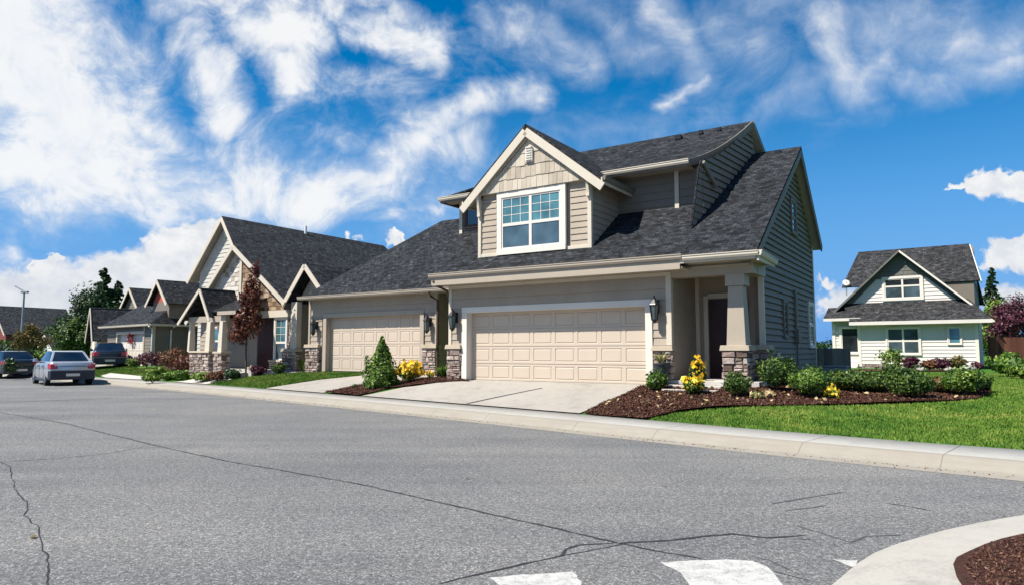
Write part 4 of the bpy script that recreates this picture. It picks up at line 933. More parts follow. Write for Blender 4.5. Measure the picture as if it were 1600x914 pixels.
def conifer(name, label, x, y, z, H_, r, n, size, mat, seed, group=None, start=.08):
    rg = np.random.default_rng(seed); t = thing(name, label, 'tree', (x, y, z), 0, group); m = MB()
    m.tube([V3(0, 0, -.1), V3(0, 0, H_*.5), V3(0, 0, H_*.98)], [H_*.022, H_*.014, .02], 7); m.build('trunk', 'bark', t)
    nb = 90; P = []
    for k in range(nb):
        f = start+(1-start)*(k/nb)**.9; L_ = r*(1-f)**.8*rg.uniform(.55, 1.15)+.12; a = rg.uniform(0, 6.283); q_ = int(n/nb*(.35+1.3*(1-f)))
        s_ = rg.uniform(.1, 1, q_)**.75; dirv = V3(math.cos(a), math.sin(a), 0); base = V3(0, 0, f*H_)
        w_ = (L_*.24)*(1-s_*.6); pts = base+dirv*(s_*L_)[:, None]+V3(-dirv[1], dirv[0], 0)*(rg.normal(size=q_)*w_)[:, None]
        pts[:, 2] += -.32*L_*s_**1.6+.12*L_*s_+rg.normal(size=q_)*.05*L_-np.abs(rg.normal(size=q_))*.05*H_*(1-f)
        P.append(pts)
    leafmesh('crown', np.concatenate(P), size, mat, t, seed, .5, up=.8); return t
# ------------------------------------------------------------------ cottage next door
HC = (-15.5, 3.1); cw0 = hw(*HC); ZC = .62
cot = thing('cottage', 'neighbouring cottage with steep double front gable clad in pale and tan shakes', 'house', (cw0[0], cw0[1], ZC), ANG, off=(HC[0], HC[1], ZC))
m = MB()
slab(m, [V3(-18, 3.62, 8.19), V3(-18, 15, 8.19), V3(-11.85, 15, 3.70), V3(-11.85, 2.66, 3.70), V3(-15.6, 2.66, 6.44)], .07)
slab(m, [V3(-18, 3.62, 8.19), V3(-20.7, 3.62, 5.2), V3(-20.7, 15, 5.2), V3(-18, 15, 8.19)], .07)
slab(m, [V3(-15.6, 2.66, 6.44), V3(-19.1, 2.66, 3.02), V3(-19.1, 4.3, 3.02), V3(-15.6, 4.3, 6.44)], .07)
m.build('roof', 'shingle', cot)
def rk(m):
    y = 2.62
    m.beam(V3(-15.6, y, 6.31), V3(-11.80, y, 3.54), .06, .19, (0, 1, 0)); m.beam(V3(-15.6, y, 6.30), V3(-19.15, y, 2.84), .06, .19, (0, 1, 0))
    m.beam(V3(-18.03, 3.60, 8.04), V3(-15.6, 2.64, 6.29), .06, .19, (.37, .93, 0)); m.beam(V3(-18, 3.58, 8.04), V3(-20.75, 3.58, 5.0), .06, .19, (0, 1, 0))
wallmesh('rake_board', 'trim_cream', cot, rk)
wallmesh('soffit', 'soffit', cot, lambda m: (m.face([V3(-15.6, 2.66, 6.30), V3(-19.1, 2.66, 2.88), V3(-19.1, 3.1, 2.88), V3(-15.6, 3.1, 6.30)]), m.face([V3(-18, 3.62, 8.03), V3(-20.7, 3.62, 5.05), V3(-20.7, 4.2, 5.05), V3(-18, 4.2, 8.03)])))
m = MB(); lap(m, FR(3.95), [(-20.2, 4.6), (-16.0, 4.6), (-16.0, 6.5), (-18, 7.95), (-20.2, 5.5)], .2); lap(m, FR(3.95), [(-20.2, .5), (-18.5, .5), (-18.5, 4.6), (-20.2, 4.6)], .2); m.box(-20.2, -16, 4.0, 4.4, .4, 5.4); m.box(-20.2, -20.05, 4.0, 14.6, .4, 5.3); m.box(-20.2, -12.2, 14.5, 14.7, .4, 4); m.box(-12.35, -12.2, 3.2, 14.6, .4, 3.9); m.extr([V3(-20.2, 14.5, 4), V3(-12.2, 14.5, 4), V3(-18, 14.5, 7.9)], (0, .1, 0)); m.build('wall', 'siding_pale', cot)
m = MB(); shakes(m, FR(2.93), [(-18.6, 3.0), (-15.35, 3.0), (-15.35, 6.1), (-15.6, 6.28), (-18.6, 3.4)], .22, .16, .38, 5); m.build('gable_shake', 'shake_pale', cot)
m = MB(); shakes(m, FR(2.93), [(-15.25, 3.32), (-12.1, 3.32), (-12.1, 3.7), (-15.25, 6.0)], .20, .14, .36, 6); m.build('gable_shake', 'shake_brown', cot)
m = MB(); m.box(-18.6, -12.2, 3.13, 3.3, .5, 3.7); m.extr([V3(-18.6, 2.95, 3.05), V3(-12.1, 2.95, 3.3), V3(-12.1, 2.95, 3.6), V3(-15.6, 2.95, 6.2), V3(-18.6, 2.95, 3.4)], (0, .17, 0)); lap(m, FR(3.1), [(-18.6, .6), (-14.2, .6), (-14.2, 3.0), (-18.6, 3.0)], .2); m.build('wall', 'siding_taupe', cot)
wallmesh('trim_board', 'trim_cream', cot, lambda m: (m.box(-15.38, -15.22, 2.87, 2.92, 3.1, 6.05), m.box(-14.35, -11.85, 2.84, 3.12, 3.0, 3.30), m.box(-11.66, -11.28, 2.86, 3.12, 1.62, 3.62)))
window(cot, plane((0, 3.0, 0), (1, 0, 0), (0, -1, 0)), -12.78, -12.05, 1.15, 2.92, .08, rail=.42, grid=(2, 3), trim='white')
wallmesh('front_door', 'door_dark', cot, lambda m: m.box(-14.05, -12.92, 3.02, 3.1, .74, 2.98))
pier(cot, -12.1, -11.2, 2.78, 3.14, .5, 1.50, 61); pier(cot, -13.0, -12.15, 2.84, 3.1, .5, 1.06, 66, .08)
m = MB(); stones(m, FR(3.0), -12.05, -11.62, 1.64, 3.0, 63); m.box(-12.05, -11.62, 3.0, 3.1, 1.64, 3.0); m.build('stone_column', 'stone', cot)
# its porch
m = MB()
for a, b in ((V3(-17.25, 1.2, 2.95), V3(-15.75, 1.2, 4.32)), (V3(-15.0, 1.2, 3.02), V3(-15.75, 1.2, 4.32))): slab(m, [a, b, b+V3(0, 2.0, 0), a+V3(0, 2.0, 0)], .06)
slab(m, [V3(-15.5, 1.35, 3.25), V3(-13.35, 1.35, 3.25), V3(-13.35, 3.08, 3.95), V3(-15.5, 3.08, 3.95)], .06); m.build('porch_roof', 'shingle', cot)
wallmesh('rake_board', 'trim_cream', cot, lambda m: (m.beam(V3(-17.35, 1.16, 2.72), V3(-15.75, 1.16, 4.22), .05, .13, (0, 1, 0)), m.beam(V3(-14.95, 1.16, 2.84), V3(-15.75, 1.16, 4.22), .05, .13, (0, 1, 0))))
wallmesh('fascia', 'trim_tan', cot, lambda m: m.box(-14.6, -13.3, 1.3, 1.34, 3.08, 3.24))
wallmesh('porch_beam', 'trim_tan', cot, lambda m: (m.box(-16.95, -14.2, 1.45, 1.65, 2.80, 3.06), m.box(-16.95, -16.8, 1.65, 3.1, 2.80, 3.06)))
for x, w_ in ((-16.85, .12), (-15.42, .26), (-14.5, .22)):
    wallmesh('porch_column', 'trim_cream', cot, lambda m: m.hexa([V3(x-w_/1.6, 1.4, 1.5), V3(x+w_/1.6, 1.4, 1.5), V3(x+w_/1.6, 1.7, 1.5), V3(x-w_/1.6, 1.7, 1.5), V3(x-w_/2, 1.45, 2.82), V3(x+w_/2, 1.45, 2.82), V3(x+w_/2, 1.66, 2.82), V3(x-w_/2, 1.66, 2.82)]))
pier(cot, -16.55, -15.1, 1.3, 1.75, .45, 1.45, 71, .08); pier(cot, -14.75, -14.2, 1.3, 1.75, .45, 1.42, 75, .08)
wallmesh('porch_step', 'paving', cot, lambda m: (m.box(-16.6, -12.3, 1.5, 3.1, .45, .74), m.box(-14.1, -12.6, 1.1, 1.5, .4, .62)))
wallmesh('roof_vent', 'pipe_white', cot, lambda m: m.tube([V3(-17.75, 8.6, 7.9), V3(-17.75, 8.6, 8.42)], .07, 8))
wallmesh('gable_vent', 'white', cot, lambda m: m.box(-18.12, -17.9, 3.86, 3.95, 7.2, 7.6))
window(cot, plane((0, 3.07, 0), (1, 0, 0), (0, -1, 0)), -17.9, -17.0, 1.4, 2.6, .08, rail=.5, trim='white')
# ------------------------------------------------------------------ garage house further along
a4 = R(-40); gh = thing('house', 'grey house with white garage door and a red-topped dormer beyond the cottage', 'house', (-21.47, 40.97, .58), a4, zb=.58)
m = MB(); lap(m, FR(0), [(-7.0, .5), (-5.35, .5), (-5.35, 3.1), (-7.0, 3.1)], .2); lap(m, FR(0), [(-1.3, .5), (0, .5), (0, 3.1), (-1.3, 3.1)], .2); lap(m, FR(0), [(-5.35, 2.62), (-1.3, 2.62), (-1.3, 3.1), (-5.35, 3.1)], .2)
lap(m, RT(0), [(0, .5), (2.4, .5), (2.4, 3.1), (0, 3.1)], .2); lap(m, FR(2.4), [(0, .5), (8, .5), (8, 3.1), (0, 3.1)], .2); m.box(-7, -5.4, .03, .2, .5, 3.1); m.box(-1.3, -.02, .03, .2, .5, 3.1); m.box(-7, -6.9, .2, 8, .5, 3.1); m.box(.1, 8, 2.45, 8.5, .5, 3.1); m.box(-5.4, -1.3, .04, .2, 2.6, 3.1); m.build('wall', 'siding_grey', gh)
garage_door(gh, FR(0), -5.3, -1.35, .58, 2.6, rec=.15, mat='white', trim='trim_cream')
m = MB(); e = 3.15
slab(m, [V3(-7.4, -.4, e), V3(.4, -.4, e), V3(-1.5, 3.6, 6.0), V3(-5.0, 3.6, 6.0)]); slab(m, [V3(-7.4, -.4, e), V3(-5.0, 3.6, 6.0), V3(-7.4, 7.6, e)]); slab(m, [V3(.4, -.4, e), V3(.4, 7.0, e), V3(-1.5, 3.6, 6.0)]); slab(m, [V3(-7.4, 7.6, e), V3(-5, 3.6, 6), V3(-1.5, 3.6, 6), V3(.4, 7.6, e)])
slab(m, [V3(-.3, 2.0, e), V3(8.6, 2.0, e), V3(8.6, 6.2, 7.1), V3(1.3, 6.2, 7.1)]); slab(m, [V3(-.3, 2.0, e), V3(1.3, 6.2, 7.1), V3(-.3, 9.4, e)]); slab(m, [V3(1.3, 6.2, 7.1), V3(8.6, 6.2, 7.1), V3(8.6, 9.4, e), V3(-.3, 9.4, e)]); m.build('roof', 'shingle', gh)
build_split((lambda m: (gutter(m, (-7.45, -.4, 3.02), (.42, -.4, 3.02), (0, -1, 0)), gutter(m, (.45, 1.9, 3.02), (8.6, 1.9, 3.02), (0, -1, 0)), gutter(m, (.42, -.4, 3.02), (.42, 1.9, 3.02), (1, 0, 0)), m)[-1])(MB()), 'gutter', 'trim_cream', gh)
m = MB(); m.box(-2.15, .15, .8, 3.4, 3.2, 4.55); m.build('dormer_wall', 'siding_grey', gh)
wallmesh('gable_panel', 'red_paint', gh, lambda m: m.extr([V3(-2.15, .8, 4.55), V3(.15, .8, 4.55), V3(-1.0, .8, 5.75)], (0, .15, 0)))
m = MB(); slab(m, [V3(-2.5, .5, 4.4), V3(-1, .5, 5.92), V3(-1, 4.2, 5.92), V3(-2.5, 4.2, 4.4)]); slab(m, [V3(.5, .5, 4.4), V3(-1, .5, 5.92), V3(-1, 4.2, 5.92), V3(.5, 4.2, 4.4)]); m.build('dormer_roof', 'shingle', gh)
wallmesh('rake_board', 'trim_cream', gh, lambda m: (m.beam(V3(-2.5, .46, 4.28), V3(-1, .46, 5.80), .05, .18, (0, 1, 0)), m.beam(V3(.5, .46, 4.28), V3(-1, .46, 5.80), .05, .18, (0, 1, 0))))
wallmesh('chimney', 'trim_cream', gh, lambda m: m.box(.95, 1.35, 2.2, 2.6, 3.8, 5.1)); wallmesh('corner_board', 'trim_cream', gh, lambda m: (m.box(-.1, .04, -.05, .1, .5, 3.05), m.box(-1.28, -1.14, -.05, 0, .5, 3.05)))
build_split((lambda m: (m.tube([V3(.42, -.45, 3.0), V3(.1, -.1, 2.8), V3(.08, -.1, .6)], .045, 6), m.tube([V3(.5, 1.0, 3.0), V3(.1, 1.0, 2.8), V3(.08, 1.0, .6)], .045, 6), m)[-1])(MB()), 'downspout', 'pipe_white', gh)
t = thing('wreath', 'small round red wreath hung on the white garage door', 'wreath', tuple(np.array([-21.47, 40.97, 2.32])+np.array([math.cos(a4)*-3.3+math.sin(a4)*.0, math.sin(a4)*-3.3, 0])+np.array([-.643, -.766, 0])*.02))
rg = np.random.default_rng(5); th = rg.uniform(0, 6.28, 260); e4 = np.array([math.cos(a4), math.sin(a4), 0]); leafmesh('wreath_leaves', np.cos(th)[:, None]*e4*.25+np.sin(th)[:, None]*V3(0, 0, .25)+rg.normal(size=(260, 3))*.05, .10, 'lens_red', t, 3)
def simple_house(name, label, x, y, ang, W, Dp, ev, rdg, wall, roofm, gable=True, trim='trim_cream', wins=(), door=None, z=.58, over=.35):
    t = thing(name, label, 'house', (x, y, z), R(ang), zb=z); m = MB()
    lap(m, FR(0), [(0, z), (W, z), (W, ev), (0, ev)], .25); lap(m, RT(W), [(0, z), (Dp, z), (Dp, ev), (0, ev)], .25); m.box(0.03, W-.03, .03, Dp, z-.1, ev)
    if gable: lap(m, FR(0), [(0, ev), (W, ev), (W/2, rdg-.08)], .25); m.extr([V3(0, .05, ev), V3(W, .05, ev), V3(W/2, .05, rdg-.1)], (0, Dp-.1, 0))
    m.build('wall', wall, t); m = MB(); s_ = (rdg-ev)/(W/2)
    if gable:
        for sg in (-1, 1): a = V3(W/2+sg*(W/2+over), -over, ev-over*s_); b = V3(W/2, -over, rdg); slab(m, [a, b, b+V3(0, Dp+2*over, 0), a+V3(0, Dp+2*over, 0)], .08)
    else:
        q_ = min(W, Dp)/2*.9; A, B, C_, D_ = V3(-over, -over, ev), V3(W+over, -over, ev), V3(W+over, Dp+over, ev), V3(-over, Dp+over, ev); E_, F_ = V3(q_, Dp/2, rdg), V3(W-q_*.3, Dp/2, rdg)
        slab(m, [A, B, F_, E_]); slab(m, [B, C_, F_]); slab(m, [C_, D_, E_, F_]); slab(m, [D_, A, E_])
    m.build('roof', roofm, t)
    if gable: wallmesh('rake_board', trim, t, lambda m: [m.beam(V3(W/2+sg*(W/2+over), -over-.03, ev-over*s_-.12), V3(W/2, -over-.03, rdg-.10), .05, .22, (0, 1, 0)) for sg in (-1, 1)])
    for a0, a1, z0, z1 in wins: window(t, FR(0), a0, a1, z0, z1, .1, rail=.5, trim='white')
    if door: wallmesh('front_door', 'white', t, lambda m: m.box(door[0], door[1], -.06, 0, z, z+door[2]))
    return t
simple_house('house', 'narrow brick and cream house front with steep gable behind the silver car', -34.1, 55.5, -50, 2.6, 9, 2.9, 5.0, 'siding_taupe', 'shingle', door=(.9, 2.1, 2.1), wins=())
simple_house('house', 'tall dark roofed house rising above the steep gable beyond the white garage', -34.6, 60., -40, 6, 9, 4.0, 6.9, 'siding_grey', 'shingle', wins=((1.2, 2.2, 3.0, 4.2),))
simple_house('house', 'red walled house with peaked grey roof at the far end of the street', -68., 88, -30, 6, 8, 4.0, 7.3, 'brick_red', 'shingle_grey', wins=((.6, 1.6, 1.2, 2.8), (3.2, 4.4, 1.2, 2.8)), door=(2.0, 2.8, 2.1))
simple_house('house', 'wide far house with a long grey hipped roof behind the street lamp', -71., 97, -20, 16, 9, 3.2, 6.7, 'brick_red', 'shingle_grey', gable=False, wins=((3, 4.6, 1.2, 2.8), (8, 9.6, 1.2, 2.8)))
simple_house('shed', 'small white gabled outbuilding among the far trees', -50.6, 74, -35, 2.2, 3, 2.4, 3.3, 'white', 'shingle_brown', wins=())['category'] = 'shed'
# ------------------------------------------------------------------ white house to the right
aR = R(-36); hR = thing('house', 'white clapboard house with grey gable roof standing behind the hedge', 'house', (18.94, 37.32, .6), aR, zb=.6)
m = MB(); lap(m, FR(0), [(0, .85), (5.3, .85), (5.3, 3.1), (0, 3.1)], .19, .03); lap(m, FR(.3), [(-1.35, .75), (0, .75), (0, 3.3), (-1.35, 3.3)], .19); lap(m, RT(5.3), [(0, .7), (8, .7), (8, 3.1), (0, 3.1)], .19); m.box(0, 5.27, .03, 8, .5, 3.1); m.box(-1.35, .1, .33, 7, .5, 3.3); m.build('wall', 'siding_white', hR)
m = MB(); lap(m, FR(1.0), [(-.50, 4.1), (4.55, 4.1), (3.15, 5.45), (.80, 5.45)], .19, .03); m.extr([V3(-.8, 1.03, 4.0), V3(4.9, 1.03, 4.0), V3(2.0, 1.03, 6.9)], (0, .2, 0)); m.build('gable_wall', 'siding_white', hR)
m = MB(); shakes(m, FR(1.0), [(.80, 5.46), (3.15, 5.46), (3.3, 5.65), (2.0, 6.85), (.62, 5.65)], .2, .16, .34, 8); shakes(m, FR(1.0), [(-1.05, 4.1), (-.52, 4.1), (.79, 5.46), (.62, 5.65)], .2, .16, .34, 9); shakes(m, FR(1.0), [(4.57, 4.1), (4.95, 4.1), (3.3, 5.65), (3.16, 5.46)], .2, .16, .34, 10); m.build('gable_shake', 'gable_grey', hR)
m = MB(); m.box(4.0, 5.25, 1.3, 7.5, 3.0, 5.2); m.extr([V3(5.25, 1.3, 5.1), V3(5.25, 7.5, 4.5), V3(5.25, 4.0, 7.3)], (-.2, 0, 0)); m.build('wall', 'siding_grey', hR)
m = MB()
slab(m, [V3(-.35, -.5, 3.12), V3(5.95, -.5, 3.12), V3(5.0, 1.0, 4.2), V3(-.95, 1.0, 4.2)]); slab(m, [V3(-1.75, -.2, 3.35), V3(.1, -.2, 3.35), V3(.1, 1.2, 4.0), V3(-1.75, 1.2, 4.0)])
slab(m, [V3(2.0, .6, 7.0), V3(6.0, .6, 3.12), V3(6.0, 3.6, 3.12), V3(2.0, 3.6, 7.0)]); slab(m, [V3(2.0, .6, 7.0), V3(-1.7, .6, 3.45), V3(-1.7, 4.2, 3.45), V3(2.0, 4.2, 7.0)])
slab(m, [V3(-.5, 4, 7.45), V3(5.05, 4, 7.45), V3(5.55, 1.2, 5.15), V3(-1.0, 1.2, 5.15)]); slab(m, [V3(-.5, 4, 7.45), V3(5.05, 4, 7.45), V3(5.5, 8.3, 4.3), V3(-1.0, 8.3, 4.3)]); m.build('roof', 'shingle_brown', hR)
wallmesh('rake_board', 'white', hR, lambda m: (m.beam(V3(2, .56, 6.90), V3(6.04, .56, 3.00), .05, .09, (0, 1, 0)), m.beam(V3(5.08, 4, 7.36), V3(5.58, 1.2, 5.06), .04, .12, (1, 0, 0))))
wallmesh('rake_board', 'gable_grey', hR, lambda m: m.beam(V3(2, .56, 6.90), V3(-1.72, .56, 3.34), .05, .09, (0, 1, 0)))
wallmesh('fascia', 'siding_white', hR, lambda m: (m.box(-.4, 5.98, -.56, -.5, 2.92, 3.10), m.box(-1.75, .1, -.26, -.2, 3.18, 3.33), m.box(-.4, 5.9, -.5, 0, 2.95, 2.98)))
window(hR, FR(1.0), 1.2, 2.9, 4.38, 5.42, .13, mull=(.5,), rail=.62, glass=('glass_slate', 'glass_dark')); window(hR, FR(0), 1.35, 2.8, 1.4, 2.72, .09, mull=(.5,), rail=.5, glass=('glass_slate', 'glass_slate')); window(hR, FR(0), 4.1, 4.62, 1.9, 2.72, .06, glass=('glass_slate', 'glass_teal')); window(hR, FR(.3), -.95, -.1, 1.45, 2.8, .10, glass=('glass_dark', 'glass_dark'))
wallmesh('corner_board', 'white', hR, lambda m: (m.box(5.22, 5.36, -.04, .1, .7, 3.0), m.box(-.06, .06, -.04, .1, .7, 3.0), m.box(-1.42, -1.26, .24, .36, .7, 3.2)))
m = MB(); m.cr = .3; m.box(.05, 5.28, .0, .2, .5, .83); stones(m, FR(0), .05, 5.28, .55, .83, 90, rh=(.12, .16)); m.build('foundation', 'stone', hR)
wallmesh('porch_step', 'white', hR, lambda m: (m.box(-1.4, -.1, -.3, .3, .5, .85), m.box(-1.4, -.1, -.6, -.3, .5, .7)))
def loc3(px, py, d): r_ = ray(px, py); return V3(r_[0]*d/r_[1], d, H+r_[2]*d/r_[1])
p = loc3(1322, 443, 38.6); t = thing('satellite_dish', 'white satellite dish on the left edge of the white house roof', 'satellite dish', tuple(p)); m = MB(); m.tube([V3(0, 0, -.7), V3(0, 0, 0)], .03, 6); m.build('mast', 'metal_grey', t)
m = MB(); m.lathe((0, 0, 0), [(.02, 0), (.15, .02), (.27, .08), (.275, .10), (.15, .04), (.02, .02)], 14); o = m.build('dish', 'white', t, smooth=True); o.rotation_euler = (R(60), R(-25), 0); o.scale = (.7, .7, .7); m = MB(); m.tube([V3(0, 0, 0), V3(-.1, -.35, .1)], .015, 5); m.build('arm', 'metal_grey', t)
# ------------------------------------------------------------------ fences, box, lamp, hydrant, wires
def fence(name, label, A, B, z0, h, mat, bw_=.14):
    A = np.array(A, float); B = np.array(B, float); Ln = np.hypot(*(B-A)); t = thing(name, label, 'fence', (A[0], A[1], z0), math.atan2(B[1]-A[1], B[0]-A[0])); rg = random.Random(3); m = MB(); x = 0
    while x < Ln: m.cr = rg.random(); hh_ = h+rg.uniform(-.015, .015); m.box(x+.001, x+bw_-.001, 0, .022, -.1, hh_); x += bw_
    m.build('boards', mat, t); m = MB(); m.box(0, Ln, .024, .06, h*.2, h*.2+.09); m.build('rail', mat, t); m = MB(); m.box(0, Ln, .024, .06, h*.8, h*.8+.09); m.build('rail', mat, t)
    k = 0
    while k <= Ln+.1: m = MB(); m.box(k, k+.1, .03, .13, -.1, h+.04); m.build('post', mat, t); k += 2.4
    return t
fence('wooden_fence', 'reddish brown board fence to the right of the white house', (24.1, 34.6), (36, 33.6), .6, 1.62, 'fence_wood')
fence('wooden_fence', 'short dark grey fence panel behind the taupe house corner', (10.25, 23.6), (11.35, 23.2), .6, 1.02, 'grey_wood')
t = thing('utility_box', 'low grey metal utility box beside the dark side wall', 'utility box', (10.15, 21.6, .6), R(-33)); m = MB(); m.box(-.35, .35, -.25, .25, -.02, .42); b_ = m.build('cabinet', 'metal_grey', t, bevel=.015); m = MB(); m.box(-.38, .38, -.28, .28, .425, .46); m.build('lid', 'metal_grey', t, bevel=.01)
p = loc3(38, 455, 60); t = thing('street_lamp', 'tall slim grey street lamp with a single arm at the far left', 'street lamp', (p[0], 60, .5)); m = MB(); m.tube([V3(0, 0, 0), V3(0, 0, p[2]-.5)], [.12, .07], 8); m.build('pole', 'metal_grey', t); m = MB(); m.tube([V3(.15, 0, p[2]-.55), V3(-.1, 0, p[2]-.45), V3(-.85, 0, p[2]-.05)], .05, 6); m.build('arm', 'metal_grey', t); m = MB(); m.box(-.25, .35, -.12, .12, p[2]-.66, p[2]-.5); m.build('lamp_head', 'metal_grey', t, bevel=.03)
p = gp(151, 569); t = thing('fire_hydrant', 'yellow fire hydrant standing near the steep gabled house', 'fire hydrant', (p[0], p[1], p[2])); m = MB(); m.lathe((0, 0, 0), [(.2, 0), (.2, .05), (.13, .07), (.13, .5), (.17, .52), (.17, .56), (.13, .6), (.07, .7), (.03, .74)], 12); m.build('body', 'yellow_paint', t); m = MB(); m.tube([V3(-.22, 0, .42), V3(.22, 0, .42)], .065, 8); m.build('outlet', 'yellow_paint', t)
for k, (y0, y1) in enumerate(((464, 458), (488, 481))):
    a, b = loc3(1500, y0, 62), loc3(1700, y1-10, 50); n_ = 10; m = MB(); pts = [a+(b-a)*i/n_-V3(0, 0, .35*math.sin(math.pi*i/n_)) for i in range(n_+1)]; m.tube(pts, .022, 5)
    o = m.build('power_line', 'metal_black'); tag(o, ('upper' if k == 0 else 'lower')+' thin black overhead wire crossing the sky right of the white house', 'wire', 'overhead wires')
# ------------------------------------------------------------------ cars
def car(label, x, y, z, ang, paint_, kind='sedan'):
    t = thing('parked_car', label, 'car', (x, y, z), ang); Ln, W = 4.5, 1.82
    # x forward; loft of body rings
    def ring(xx, w_, zb, zt, tuck=.90): return [V3(xx, -w_*.93, zb), V3(xx, -w_, zb+.16), V3(xx, -w_, (zb+zt)*.55), V3(xx, -w_*.97, zt-.06), V3(xx, -w_*tuck, zt), V3(xx, w_*tuck, zt), V3(xx, w_*.97, zt-.06), V3(xx, w_, (zb+zt)*.55), V3(xx, w_, zb+.16), V3(xx, w_*.93, zb)]
    st = [(-2.25, .76, .42, .86), (-2.18, .85, .30, .98), (-1.9, .90, .24, 1.02), (-1.2, .91, .22, 1.0), (0, .91, .20, .96), (1.0, .91, .22, .95), (1.55, .90, .24, .88), (2.05, .86, .28, .76), (2.22, .74, .34, .62)]
    m = MB(); rs = [ring(a, b, c, d) for a, b, c, d in st]; n = len(rs[0])
    for A, B in zip(rs, rs[1:]):
        for k in range(n): m.face([A[k], B[k], B[(k+1) % n], A[(k+1) % n]])
    m.face(rs[0]); m.face(rs[-1][::-1]); body = m.build('body', paint_, t, smooth=True); md = body.modifiers.new('b', 'BEVEL'); md.width = .03; md.segments = 2; md.limit_method = 'ANGLE'; md.angle_limit = R(35)
    rear = -1.75 if kind == 'sedan' else -2.1
    low = [(rear, .80, .98), (-.9, .86, .99), (.3, .86, .97), (1.15, .80, .93)]; up = [(rear+.62, .60, 1.42), (-.7, .64, 1.46), (.1, .64, 1.45), (.42, .58, 1.38)]
    m = MB(); lo = [V3(a, -b, c) for a, b, c in low]; uo = [V3(a, -b, c) for a, b, c in up]; mir = lambda L_: [V3(p[0], -p[1], p[2]) for p in L_]
    for A, B in ((lo, uo), (mir(lo), mir(uo))):
        for i in range(3): m.face([A[i], A[i+1], B[i+1], B[i]])
    m.face([lo[0], mir(lo)[0], mir(uo)[0], uo[0]]); m.face([lo[3], mir(lo)[3], mir(uo)[3], uo[3]])
    for i in range(3): m.face([uo[i], uo[i+1], mir(uo)[i+1], mir(uo)[i]])
    m.build('cabin', paint_, t, smooth=False, bevel=.02)
    def inset(q_, f=.1, off=.012):
        c = sum(q_)/4; n_ = np.cross(q_[1]-q_[0], q_[3]-q_[0]); n_ /= np.linalg.norm(n_); 
        if n_@(c-V3(-.4, 0, .9)) < 0: n_ = -n_
        return [p+(c-p)*f+n_*off for p in q_], n_
    def pane(nm, q_, f=.1):
        r_, n_ = inset(q_, f); m = MB(); m.solid(r_, [p-n_*.01 for p in r_]); m.build(nm, 'glass_car', t)
    pane('rear_window', [lo[0], mir(lo)[0], mir(uo)[0], uo[0]], .12); pane('windscreen', [lo[3], mir(lo)[3], mir(uo)[3], uo[3]], .1)
    for L_, U_ in ((lo, uo), (mir(lo), mir(uo))):
        for i in range(3): pane('side_window', [L_[i], L_[i+1], U_[i+1], U_[i]], .13)
    for sx in (-1.38, 1.38):
        for sy in (-1, 1):
            w_ = MB(); w_.tube([V3(sx, sy*.72, .33), V3(sx, sy*.90, .33)], .33, 20); wh = w_.build('wheel', 'rubber', t, bevel=.02)
            w_ = MB(); w_.tube([V3(sx, sy*.895, .33), V3(sx, sy*.912, .33)], .21, 14); w_.build('rim', 'alloy', wh)
    m = MB(); m.hexa([V3(-2.33, -.84, .26), V3(-2.10, -.92, .26), V3(-2.10, .92, .26), V3(-2.33, .84, .26), V3(-2.33, -.84, .64), V3(-2.10, -.92, .64), V3(-2.10, .92, .64), V3(-2.33, .84, .64)]); m.build('rear_bumper', 'plastic_dark', t, bevel=.04)
    m = MB(); m.box(2.10, 2.30, -.8, .8, .26, .52); m.build('front_bumper', 'plastic_dark', t, bevel=.04)
    for sy in (-1, 1):
        m = MB(); m.hexa([V3(-2.27, sy*.70-.14, .70), V3(-2.0, sy*.80-.12, .70), V3(-2.0, sy*.80+.12, .70), V3(-2.27, sy*.70+.14, .70), V3(-2.24, sy*.70-.14, .90), V3(-2.0, sy*.80-.12, .93), V3(-2.0, sy*.80+.12, .93), V3(-2.24, sy*.70+.14, .90)]); m.build('tail_light', 'lens_red', t, bevel=.02)
        m = MB(); m.box(2.02, 2.2, sy*.66-.12, sy*.66+.12, .56, .68); m.build('headlight', 'lens_clear', t, bevel=.02)
        m = MB(); m.hexa([V3(.70, sy*.96-.1, .98), V3(.88, sy*.96-.1, .98), V3(.88, sy*.96+.1, .98), V3(.70, sy*.96+.1, .98), V3(.72, sy*.96-.08, 1.12), V3(.84, sy*.96-.08, 1.12), V3(.84, sy*.96+.08, 1.12), V3(.72, sy*.96+.08, 1.12)]); m.build('wing_mirror', paint_, t, bevel=.03)
    m = MB(); m.box(-2.36, -2.33, -.26, .26, .40, .51); m.build('number_plate', 'white', t)
    for sy in (-1, 1):
        m = MB(); m.box(-1.9, 1.7, sy*.90-.03, sy*.90+.03, .19, .27); m.build('sill', 'plastic_dark', t, bevel=.01)
        for hx_ in (-.75, .30): m = MB(); m.box(hx_-.09, hx_+.09, sy*.915-.015, sy*.915+.015, .80, .83); m.build('door_handle', 'plastic_dark', t)
        for gx in (-1.05, -.02, .98): m = MB(); m.box(gx-.006, gx+.006, sy*.912-.004, sy*.912+.004, .30, .93); m.build('panel_gap', 'rubber', t)
    m = MB(); m.box(-2.262, -2.255, -.56, .56, .80, .815); m.build('boot_lip', 'rubber', t)
    t.scale = (1, 1, 1.06)
    return t
CH = math.atan2(.73, -.68)
car('silver car with dark rear window and black bumper parked at the kerb', -21.05, 32.2, .0, CH, 'car_silver')
car('dark grey car parked ahead of the silver car', -29.3, 40.0, .0, math.atan2(.62, -.78), 'car_grey')
car('black car standing at the far left edge beneath the hedge', -40.9, 51.5, .35, math.atan2(.3, -.95), 'car_black')
car('dark car parked in front of the white garage door', -25.0, 42.6, .5, math.atan2(.85, -.53), 'car_black')
